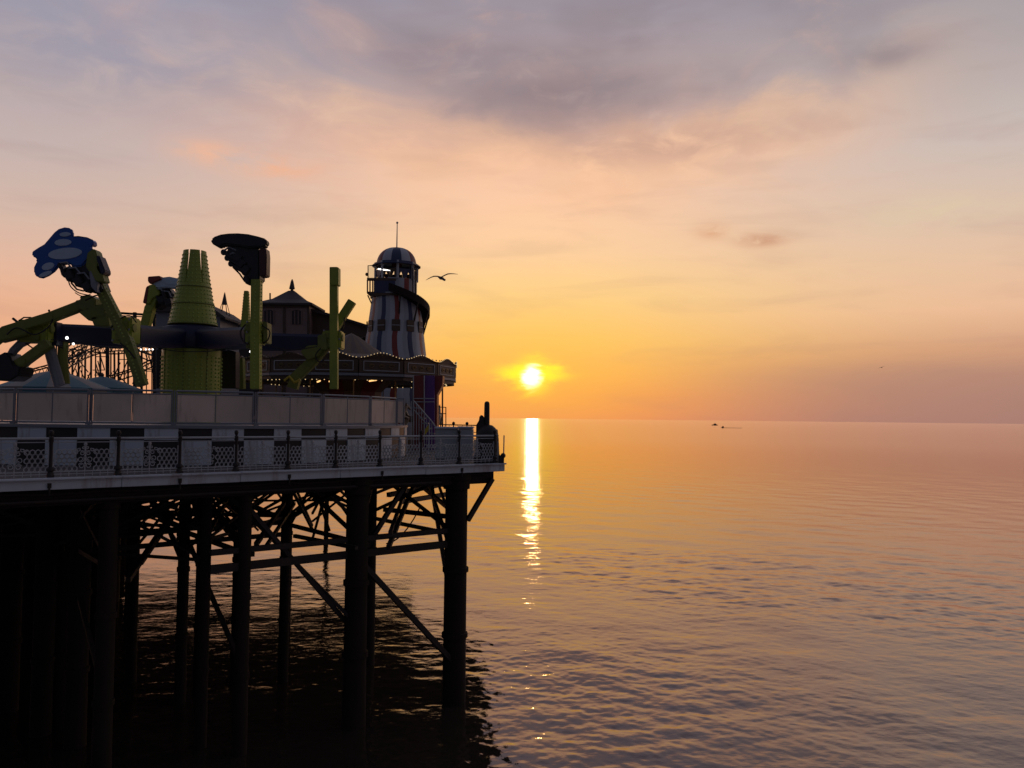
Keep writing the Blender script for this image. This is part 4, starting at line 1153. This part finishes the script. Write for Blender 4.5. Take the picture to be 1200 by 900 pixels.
for i in range(12):
    a = -1.5 + 2 * PI * (i * 3 + 0.5) / NG
    z = hz_(384.5); c = Vector((hx + (rt(z) + 0.03) * math.cos(a), HY + (rt(z) + 0.03) * math.sin(a), z))
    b = MB(); b.box(c, (0.10, 0.62, 0.85), rot_z(a)); pl = b.build('plaque', BROWN, hel, 0.02)
    b = MB(); b.box(c + Vector((math.cos(a) * .06, math.sin(a) * .06, 0)), (0.02, 0.58, 0.05), rot_z(a)); b.build('moulding', GREYW, pl)
# upper drum
zc0, zc1 = hz_(346), hz_(311)
rc = hr(49)
b = MB(); b.lathe((hx, HY, 0), [(rc, zc0 - 0.3), (rc, hz_(329))], 24, mats=lambda j, i: (1, 0, 3, 0)[j % 4]); b.build('upper_drum', [TOWERW, RED, STRB, TOWERG], hel, sharp=0.5)
b = MB(); b.lathe((hx, HY, 0), [(0, zc0 - 0.3), (hr(60), zc0 - 0.28), (hr(60), zc0 - 0.1), (rc, zc0 - 0.08)], 24); b.build('lookout_floor', BROWN, hel)
NW = 8
for i in range(NW):
    a0, a1 = 2 * PI * i / NW + 0.2, 2 * PI * (i + 1) / NW + 0.2
    def lp(a, z, r=rc): return Vector((hx + r * math.cos(a), HY + r * math.sin(a), z))
    b = MB(); b.tube([lp(a0, hz_(330)), lp(a0, hz_(309))], 0.09, 8); b.build('post', TOWERW, hel)
    # boards with pointed gaps between them
    z0, z1, z2 = hz_(328.5), hz_(321.5), hz_(318)
    p, q = lp(a0, 0), lp(a1, 0); nr = Vector((math.cos((a0 + a1) / 2), math.sin((a0 + a1) / 2), 0))
    for s0 in (0, 0.5):
        def pt(u, z): return p + (q - p) * (s0 + u * 0.5) + Vector((0, 0, z))
        b = MB()
        b.prism([pt(0.02, z0), pt(0.16, z0), pt(0.5, z1), pt(0.5, z2), pt(0.02, z2)], nr * -0.06)
        b.prism([pt(0.98, z0), pt(0.98, z2), pt(0.5, z2), pt(0.5, z1), pt(0.84, z0)], nr * -0.06)
        b.build('pointed_board', BROWN if i % 2 else STRB, hel)
    b = MB(); b.beam(lp(a0, hz_(311)), lp(a1, hz_(311)), 0.14, 0.26); b.build('lintel', STRB, hel)
b = MB(); b.tube([P(443, 315.2, HY - 1.3), P(459, 317.3, HY - 1.4)], 0.05, 6); b.build('tube_lamp', LAMPW, hel)
b = MB(); b.lathe((hx, HY, 0), [(hr(57), hz_(313)), (hr(57), hz_(312)), (hr(50), hz_(311)), (hr(48), hz_(310.5))], 24); b.build('eaves', STRB, hel)
b = MB(); rd, z0, z1 = hr(47), hz_(311.5), hz_(290.5)
b.lathe((hx, HY, 0), [(rd * math.cos(t) ** 0.8 if t < PI / 2 - 0.01 else 0, z0 + (z1 - z0) * math.sin(t)) for t in [PI / 2 * i / 9 for i in range(10)]], 48, mats=lambda j, i: (0, 1, 0, 2)[((j + 1) // 4) % 4]); b.build('dome', [TOWERW, STRB, DRED], hel, sharp=0.9)
b = MB(); b.tube([(hx, HY, z1 - 0.1), (hx, HY, hz_(260))], 0.05, 8, 0.03); b.ball((hx, HY, hz_(261)), 0.09, 8, 5); b.build('flagpole', GREYW, hel)
# balcony on the left with its glass screen
byy = HY - 1.6
b = MB()
b.prism([P(x, y, byy) for x, y in ((430, 344), (430, 341.5), (463, 343), (463, 346), (440, 347))], (0, 2.2, 0)); b.build('balcony_floor', BROWN, hel)
b = MB(); b.prism([P(x, y, byy) for x, y in ((430, 329), (430, 325.5), (464, 326), (464, 329))], (0, 0.1, 0)); b.build('balcony_rail', BROWN, hel)
for x in (430.6, 433.6, 436.8): 
    b = MB(); b.beam(P(x, 328, byy), P(x, 343, byy), 0.09); b.build('balcony_post', DRED, hel)
b = MB(); b.prism([P(x, y, byy) for x, y in ((438, 343), (438, 328.5), (463, 328.5), (463, 344))], (0, 0.08, 0)); b.build('balcony_panel', STRB, hel)
b = MB(); b.prism([P(x, y, byy + 0.2) for x, y in ((431.5, 325.5), (431.5, 311.5), (438, 311.5), (438, 325.5))], (0, 0.03, 0)); b.build('glass_screen', GLASS, hel)
b = MB(); b.tube([P(431.3, 326, byy + .2), P(431.3, 311.3, byy + .2), P(441, 310.6, byy + .2)], 0.04, 6); b.build('screen_frame', IRON, hel)
b = MB(); b.tube([P(487.2, 348, byy + 1), P(487.2, 312, byy + 1)], 0.06, 6); b.tube([P(483.5, 345, byy + .6), P(483.5, 314, byy + .6)], 0.04, 6); b.build('screen_frame', IRON, hel)
b = MB(); b.prism([P(x, y, byy + 0.8) for x, y in ((483.8, 333), (483.8, 313.5), (487, 313.5), (487, 333))], (0, 0.03, 0)); b.build('glass_screen', GLASS, hel)
b = MB(); b.ball(P(430, 321.5, byy), 0.13, 8, 6); b.build('loudspeaker', IRON, hel)
b = MB(); b.tube([P(431, 346, byy + .5), P(435.5, 356, byy + .9)], 0.05, 6); b.build('balcony_strut', IRON, hel)
# the slide: a trough that leaves the lookout, goes round the right side and down behind
vs = []; fs = []; n = 44; b = MB()
for i in range(n + 1):
    u = i / n
    a = R(-95) + u * R(300)
    z = hz_(343.5) - 0.35 * 0 - u * 4.4
    ri = rt(min(z, zn)) - 0.05; ro = ri + 0.62
    for r_, dz in ((ri, 0.3), (ri, 0.0), (ro, -0.05), (ro, 0.42), (ro + 0.07, 0.42), (ro + 0.07, -0.14), (ri, -0.12)):
        vs.append(Vector((hx + r_ * math.cos(a), HY + r_ * math.sin(a), z + dz)))
K = 7
for i in range(n):
    for j in range(K): fs.append((i * K + j, i * K + (j + 1) % K, i * K + K + (j + 1) % K, i * K + K + j))
fs += [tuple(range(K)), tuple(n * K + j for j in range(K - 1, -1, -1))]
b.add(vs, fs); b.build('slide', TIMBER, hel, sharp=0.5)
for i in range(3, 40, 5):
    u = i / n; a = R(-95) + u * R(300); z = hz_(343.5) - u * 4.4; r0, r1 = rt(z - 1.6), rt(min(z, zn)) + 0.6
    b = MB(); b.beam(Vector((hx + r0 * math.cos(a), HY + r0 * math.sin(a), z - 1.5)), Vector((hx + r1 * math.cos(a), HY + r1 * math.sin(a), z - 0.12)), 0.09); b.build('slide_bracket', IRON, hel)

# ------------------------------------------------------------------ pavilion with turret
PY = 72.0
pav = thing('pavilion', P(345, 520, PY + 4), 'dark pavilion with square turret, pyramid roof and long sloping roof', 'building')
tl, tr = P(306, 392, PY), P(361, 392, PY); tw = tr.x - tl.x; tcx = (tl.x + tr.x) / 2
ztw = P(333, 357, PY).z
b = MB(); b.box((tcx, PY + tw / 2, (ztw + DECK) / 2), (tw, tw, ztw - DECK)); tur = b.build('turret', WALLP, pav)
b = MB()
for x in (305.5, 333, 361.5): b.beam(P(x, 357, PY - 0.06), P(x, 500, PY - 0.06), 0.2, 0.14)
b.beam(P(304, 358.5, PY - 0.08), P(363, 358.5, PY - 0.08), 0.2, 0.22)
b.build('trim', BROWN, tur)
for x in (315, 347.5):
    b = MB(); b.prism([P(px, py, PY - 0.05) for px, py in ((x - 6, 380), (x - 6, 365), (x - 2, 363), (x + 2, 363), (x + 6, 365), (x + 6, 380))], (0, 0.04, 0)); wn = b.build('window', ROOF, tur)
    b = MB()
    for dx in (-6, -2, 2, 6): b.beam(P(x + dx, 364, PY - 0.08), P(x + dx, 380, PY - 0.08), 0.07)
    b.build('glazing_bar', WALLP, wn)
apx = Vector((tcx, PY + tw / 2, P(335, 341, PY + tw / 2).z)); ov = tw / 2 + 0.42
vs = []
for f, zz in ((1.0, ztw - 0.05), (1.0, ztw + 0.12), (0.55, ztw + (apx.z - ztw) * 0.40), (0.1, apx.z)):
    for sx, sy in ((-1, -1), (1, -1), (1, 1), (-1, 1)): vs.append((apx.x + sx * ov * f, apx.y + sy * ov * f, zz))
fs = [(3, 2, 1, 0), (12, 13, 14, 15)]
for l in range(3):
    for j in range(4): fs.append((l * 4 + j, l * 4 + (j + 1) % 4, l * 4 + 4 + (j + 1) % 4, l * 4 + 4 + j))
b = MB(); b.add(vs, fs); rf = b.build('turret_roof', ROOF, pav)
b = MB(); b.lathe((apx.x, apx.y, 0), [(0.30, apx.z - 0.1), (0.10, apx.z + 0.12), (0.27, apx.z + 0.2), (0.24, apx.z + 0.35), (0.12, apx.z + 0.9), (0.05, P(334, 323, PY).z), (0, P(334, 322, PY).z)], 8); b.build('finial', ROOF, rf)
b = MB(); b.tube([P(316.5, 352, PY + 1), P(316.5, 343.5, PY + 1)], 0.07, 6); b.build('chimney_pot', IRON, pav)
# long roof going down to the right
q0, q1, q2 = P(362, 360, PY + 2), P(366, 363, PY + 2), P(470, 396, PY + 2)
b = MB(); b.prism([P(x, y, PY + 1.5) for x, y in ((361, 508), (361, 360.5), (365, 360), (365.5, 363), (400, 372), (470, 394), (470, 508))], (0, 12, 0)); b.build('side_wall', BROWN, pav)
b = MB(); b.prism([P(x, y, PY + 1.0) for x, y in ((363, 362), (365.5, 361.8), (400, 371), (472, 393.5), (472, 396), (400, 373.6), (363, 364.5))], (0, 13, 0)); b.build('sloping_roof', ROOF, pav)
b = MB(); b.prism([P(x, y, PY + 0.5) for x, y in ((230, 508), (230, 386), (262, 385), (286, 378), (306, 377), (306, 508))], (0, 8, 0)); b.build('low_wing', ROOF, pav)
# ------------------------------------------------------------------ hut behind the tower, spire
HY2 = 58.0
hut = thing('hut', P(222, 520, HY2 + 2), 'small dark hut with a hipped roof half hidden behind the green tower', 'building')
b = MB(); b.prism([P(x, y, HY2) for x, y in ((183, 513), (183, 361), (258, 371), (258, 513))], (0, 4, 0)); b.build('wall', STEEL, hut)
b = MB(); b.prism([P(x, y, HY2 - 0.4) for x, y in ((179, 362), (200, 356), (222, 348), (246, 359), (264, 371.5), (264, 374), (246, 366), (179, 365))], (0, 5, 0)); b.build('roof', ROOF, hut)
sp = thing('spire', P(263, 385, 60), 'slim wire framed spire with a dark cone top left of the turret', 'spire')
b = MB(); c = P(263, 357, 60); b.lathe((c.x, c.y, 0), [(0.22, c.z), (0.20, c.z + 0.1), (0.05, P(263, 344, 60).z), (0, P(263, 342, 60).z)], 8); b.build('cone_top', ROOF, sp)
b = MB(); zz = [P(263, y, 60).z for y in (357, 370, 379)]
for i in range(6):
    a = PI / 3 * i + 0.3
    b.tube([Vector((c.x + r_ * math.cos(a), c.y + r_ * math.sin(a), z)) for r_, z in ((0.2, zz[0]), (0.42, zz[1]), (0.22, zz[2]), (0.2, DECK))], 0.025, 5)
for r_, z in ((0.42, zz[1]), ): b.tube([Vector((c.x + r_ * math.cos(t), c.y + r_ * math.sin(t), z)) for t in [2 * PI * i / 12 for i in range(12)]], 0.025, 5, closed=True)
b.build('wire_frame', IRON, sp)
# ------------------------------------------------------------------ roller coaster
RY = 70.0
co = thing('roller_coaster', P(130, 520, RY), 'steel roller coaster trestle with thin posts and curved track beyond the ride', 'roller coaster')
def track(pts, name='track', w=0.06, dy=1.4):
    q = [P(x, y, RY + d) for x, y, d in pts]
    # smooth path
    s = []
    for i in range(len(q) - 1):
        p0, p1, p2, p3 = q[max(i - 1, 0)], q[i], q[i + 1], q[min(i + 2, len(q) - 1)]
        for t in [k_ / 6 for k_ in range(6)]:
            s.append(0.5 * (2 * p1 + (p2 - p0) * t + (2 * p0 - 5 * p1 + 4 * p2 - p3) * t * t + (3 * p1 - p0 - 3 * p2 + p3) * t ** 3))
    s.append(q[-1])
    b = MB()
    off = Vector((0, 0.9, 0)); dn = Vector((0, 0.45, -0.55))
    for o_ in (Vector((0, 0, 0)), off, dn): b.tube([x + o_ for x in s], w, 6)
    for x in s[::2]:
        b.beam(x, x + off, 0.05); b.beam(x, x + dn, 0.04); b.beam(x + off, x + dn, 0.04)
    return b.build(name, IRON, co)
track([(72, 425, -6), (85, 418, -4), (100, 411, 0), (120, 405, 2), (145, 404, 3), (170, 414, 2), (190, 420, 0)])
track([(70, 400, -2), (95, 403, 1), (130, 407, 2), (160, 404, 1), (195, 402, 0)])
track([(20, 437, -6), (40, 432, -6), (66, 424, -5), (80, 412, -4), (95, 405, -3)])
track([(48, 398, -3), (54, 406, -3), (57.5, 420, -3), (56.5, 436, -3)])
track([(130, 440, 2), (155, 432, 1), (176, 422, 0), (196, 416, 0)])
track([(78, 398, 4), (90, 392, 4), (120, 396, 4), (140, 398, 4)])
rc_ = random.Random(3)
for x in (66, 79, 85, 92, 96, 100, 107, 112, 117.5, 125, 130, 134, 139, 145.5, 150, 158, 166, 172, 178, 184):
    d = rc_.uniform(-2, 4); top = rc_.choice((402, 404, 408, 412)); w = rc_.choice((0.07, 0.09, 0.13))
    b = MB(); b.beam(P(x, top, RY + d), P(x + rc_.uniform(-1, 1), 507, RY + d), w); b.build('support_post', IRON, co)
for i in range(34):
    x = rc_.uniform(75, 180); d = rc_.uniform(-2, 4); y0 = rc_.uniform(402, 440)
    p, q = P(x, y0, RY + d), P(x + rc_.choice((-14, -8, 8, 14, 20)), y0 + rc_.choice((0, 0, 18, 26, 34)), RY + d)
    b = MB(); b.beam(p, q, 0.07); b.build('tie', IRON, co)
g = thing('gantry', P(155, 520, 66), 'thin dark overhead gantry rail left of the green tower', 'gantry')
b = MB(); b.beam(P(122, 365.8, 66), P(184, 369.5, 66), 0.25, 0.16); b.beam(P(122, 369, 66), P(184, 372, 66), 0.1, 0.08); b.build('beam', IRON, g)
for x in (126, 158, 181):
    b = MB(); b.beam(P(x, 366, 66), P(x, 509, 66), 0.22); b.build('post', IRON, g)
# ------------------------------------------------------------------ round kiosk roofs low on the left
def tent(px, py, Y, rpx, h, lab, ms):
    c = P(px, py, Y); r = rpx * Y / FPX
    o = thing('tent_roof', (c.x, c.y, DECK), lab, 'canopy', 'round canopies behind the fence')
    b = MB(); b.lathe((c.x, c.y, 0), [(r, c.z - h - 0.3), (r, c.z - h), (r * 0.6, c.z - h * 0.52), (r * 0.25, c.z - h * 0.15), (0.03, c.z)], 16, mats=lambda j, i: j % 2); b.build('canvas', ms, o, sharp=0.2)
    b = MB(); b.ball((c.x, c.y, c.z + 0.08), 0.12, 8, 6); b.build('finial', IRON, o)
    for i in range(8):
        a = 2 * PI * i / 8
        b = MB(); b.tube([Vector((c.x + r * .96 * math.cos(a), c.y + r * .96 * math.sin(a), DECK)), Vector((c.x + r * .96 * math.cos(a), c.y + r * .96 * math.sin(a), c.z - h))], 0.05, 6); b.build('pole', STEEL, o)
tent(64, 434, 50, 62, 1.1, 'round teal and sand striped canopy with its top just above the fence at far left', [TEAL, SAND])
tent(120, 441, 54, 42, 0.8, 'lower plain teal canopy beside the striped one', [TEAL, TEAL])
# ------------------------------------------------------------------ birds and boats
def gull(px, py, Y, s, lab, roll=0.0, head=0.0):
    o = thing('seagull', P(px, py, Y), lab, 'bird', None)
    c = P(px, py, Y); M3 = Matrix.Rotation(roll, 3, 'Y')
    def W(x, y, z): return c + M3 @ Vector((x * s, y * s, z * s))
    b = MB()
    b.tube([W(0.20, -0.06, -0.13), W(0.12, -0.03, -0.10), W(0.0, 0, -0.04), W(-0.08, 0.05, 0.0), W(-0.14, 0.08, 0.02)], 0.001 + 0.055 * s, 10, 0.045 * s)
    b.ball(W(0.02, 0, -0.05), 0.085 * s, 10, 6, (1.5, 1, 0.8)); b.ball(W(0.16, -0.03, -0.12), 0.05 * s, 8, 6)
    b.tube([W(0.19, -0.04, -0.13), W(0.25, -0.05, -0.145)], 0.018 * s, 5, 0.002)
    # wings: arched, tapered, with thickness
    for sgn, pts in ((1, [(0.0, 0.0, 0.13), (0.16, 0.10, 0.13), (0.30, 0.175, 0.125), (0.46, 0.20, 0.10), (0.62, 0.205, 0.07), (0.80, 0.20, 0.015)]), (-1, [(0.0, 0.0, 0.13), (-0.18, 0.03, 0.13), (-0.36, 0.02, 0.125), (-0.50, -0.04, 0.10), (-0.63, -0.12, 0.07), (-0.74, -0.19, 0.015)])):
        vs = []; fs = []
        for (x, z, ch) in pts:
            for dy, dz in ((-ch, 0.0), (-ch * 0.2, 0.028), (ch * 0.9, 0.0), (-ch * 0.2, -0.016)): vs.append(W(x, dy, z + dz * (ch / 0.13 + 0.25)))
        for i in range(len(pts) - 1):
            for j in range(4): fs.append((i * 4 + j, i * 4 + (j + 1) % 4, i * 4 + 4 + (j + 1) % 4, i * 4 + 4 + j))
        fs += [(3, 2, 1, 0), tuple(len(pts) * 4 - 4 + j for j in range(4))]
        b.add(vs, fs)
    b.prism([W(-0.10, 0.05, 0.01), W(-0.22, 0.14, 0.03), W(-0.20, 0.0, 0.03)], (0, 0, 0.015 * s))
    b.build('body', GULLM, o, sharp=1.0)
gull(517, 325, 34, 0.86, 'seagull gliding with spread wings to the right of the domed tower', R(3))
gull(1033, 430.5, 160, 0.8, 'tiny distant bird low over the sea on the right', R(-4))
def boat(px, py, lab, L, cab, grp='boats near the horizon'):
    # where that pixel meets the water
    d = fwd * FPX + rgt * (px - 600) + upv * (450 - py)
    c = Vector((0, 0, EYE)) + d * (-EYE / d.z); c.z = 0
    o = thing('boat', c, lab, 'boat', grp)
    n = 10; vs = []; fs = []
    for i in range(n + 1):
        u = i / n; x = (u - 0.5) * L; w = L * 0.14 * (1 - max(0, (0.35 - u) / 0.35) ** 2 * 0.98); sh = 0.10 * L * (1 + 0.5 * max(0, 0.5 - u))
        for y, z in ((-w, sh), (-w * 0.7, 0.0), (0, -0.04 * L), (w * 0.7, 0.0), (w, sh)): vs.append(c + Vector((x, y, z)))
    for i in range(n):
        for j in range(4): fs.append((i * 5 + j, i * 5 + 5 + j, i * 5 + 6 + j, i * 5 + 1 + j))
        fs.append((i * 5, i * 5 + 4, i * 5 + 9, i * 5 + 5))
    fs.append(tuple(n * 5 + j for j in range(5)))
    b = MB(); b.add(vs, fs); b.build('hull', IRON, o)
    b = MB()
    for x0, x1, z0, z1 in cab: b.box(c + Vector(((x0 + x1) / 2 * L, 0, (z0 + z1) / 2 * L)), ((x1 - x0) * L, L * 0.17, (z1 - z0) * L))
    b.build('cabin', BROWN, o)
    b = MB(); b.tube([c + Vector((0.05 * L, 0, 0.3 * L)), c + Vector((0.05 * L, 0, 0.42 * L))], 0.02 * L, 6); b.build('mast', IRON, o)
    return o, c
boat(837.5, 498.5, 'small motor cruiser with a cabin, left of the two boats near the horizon', 12, [(-0.2, 0.32, 0.1, 0.2), (-0.08, 0.2, 0.2, 0.3)], 'boats near the horizon')
o, c = boat(847, 501.5, 'small dark open boat trailing a wake, right of the two boats', 5, [(-0.2, 0.25, 0.1, 0.45)], 'boats near the horizon')
b = MB(); b.prism([c + Vector((2.4, -0.5, -0.05)), c + Vector((2.4, 0.5, -0.05)), c + Vector((2.4, 0, 0.42))], (24, 3, -0.1))
wk = b.build('boat_wake', sea.data.materials[0], None, origin=c + Vector((14, 0, 0))); wk['kind'] = 'stuff'; wk['label'] = 'thin wake trailing behind the small open boat'
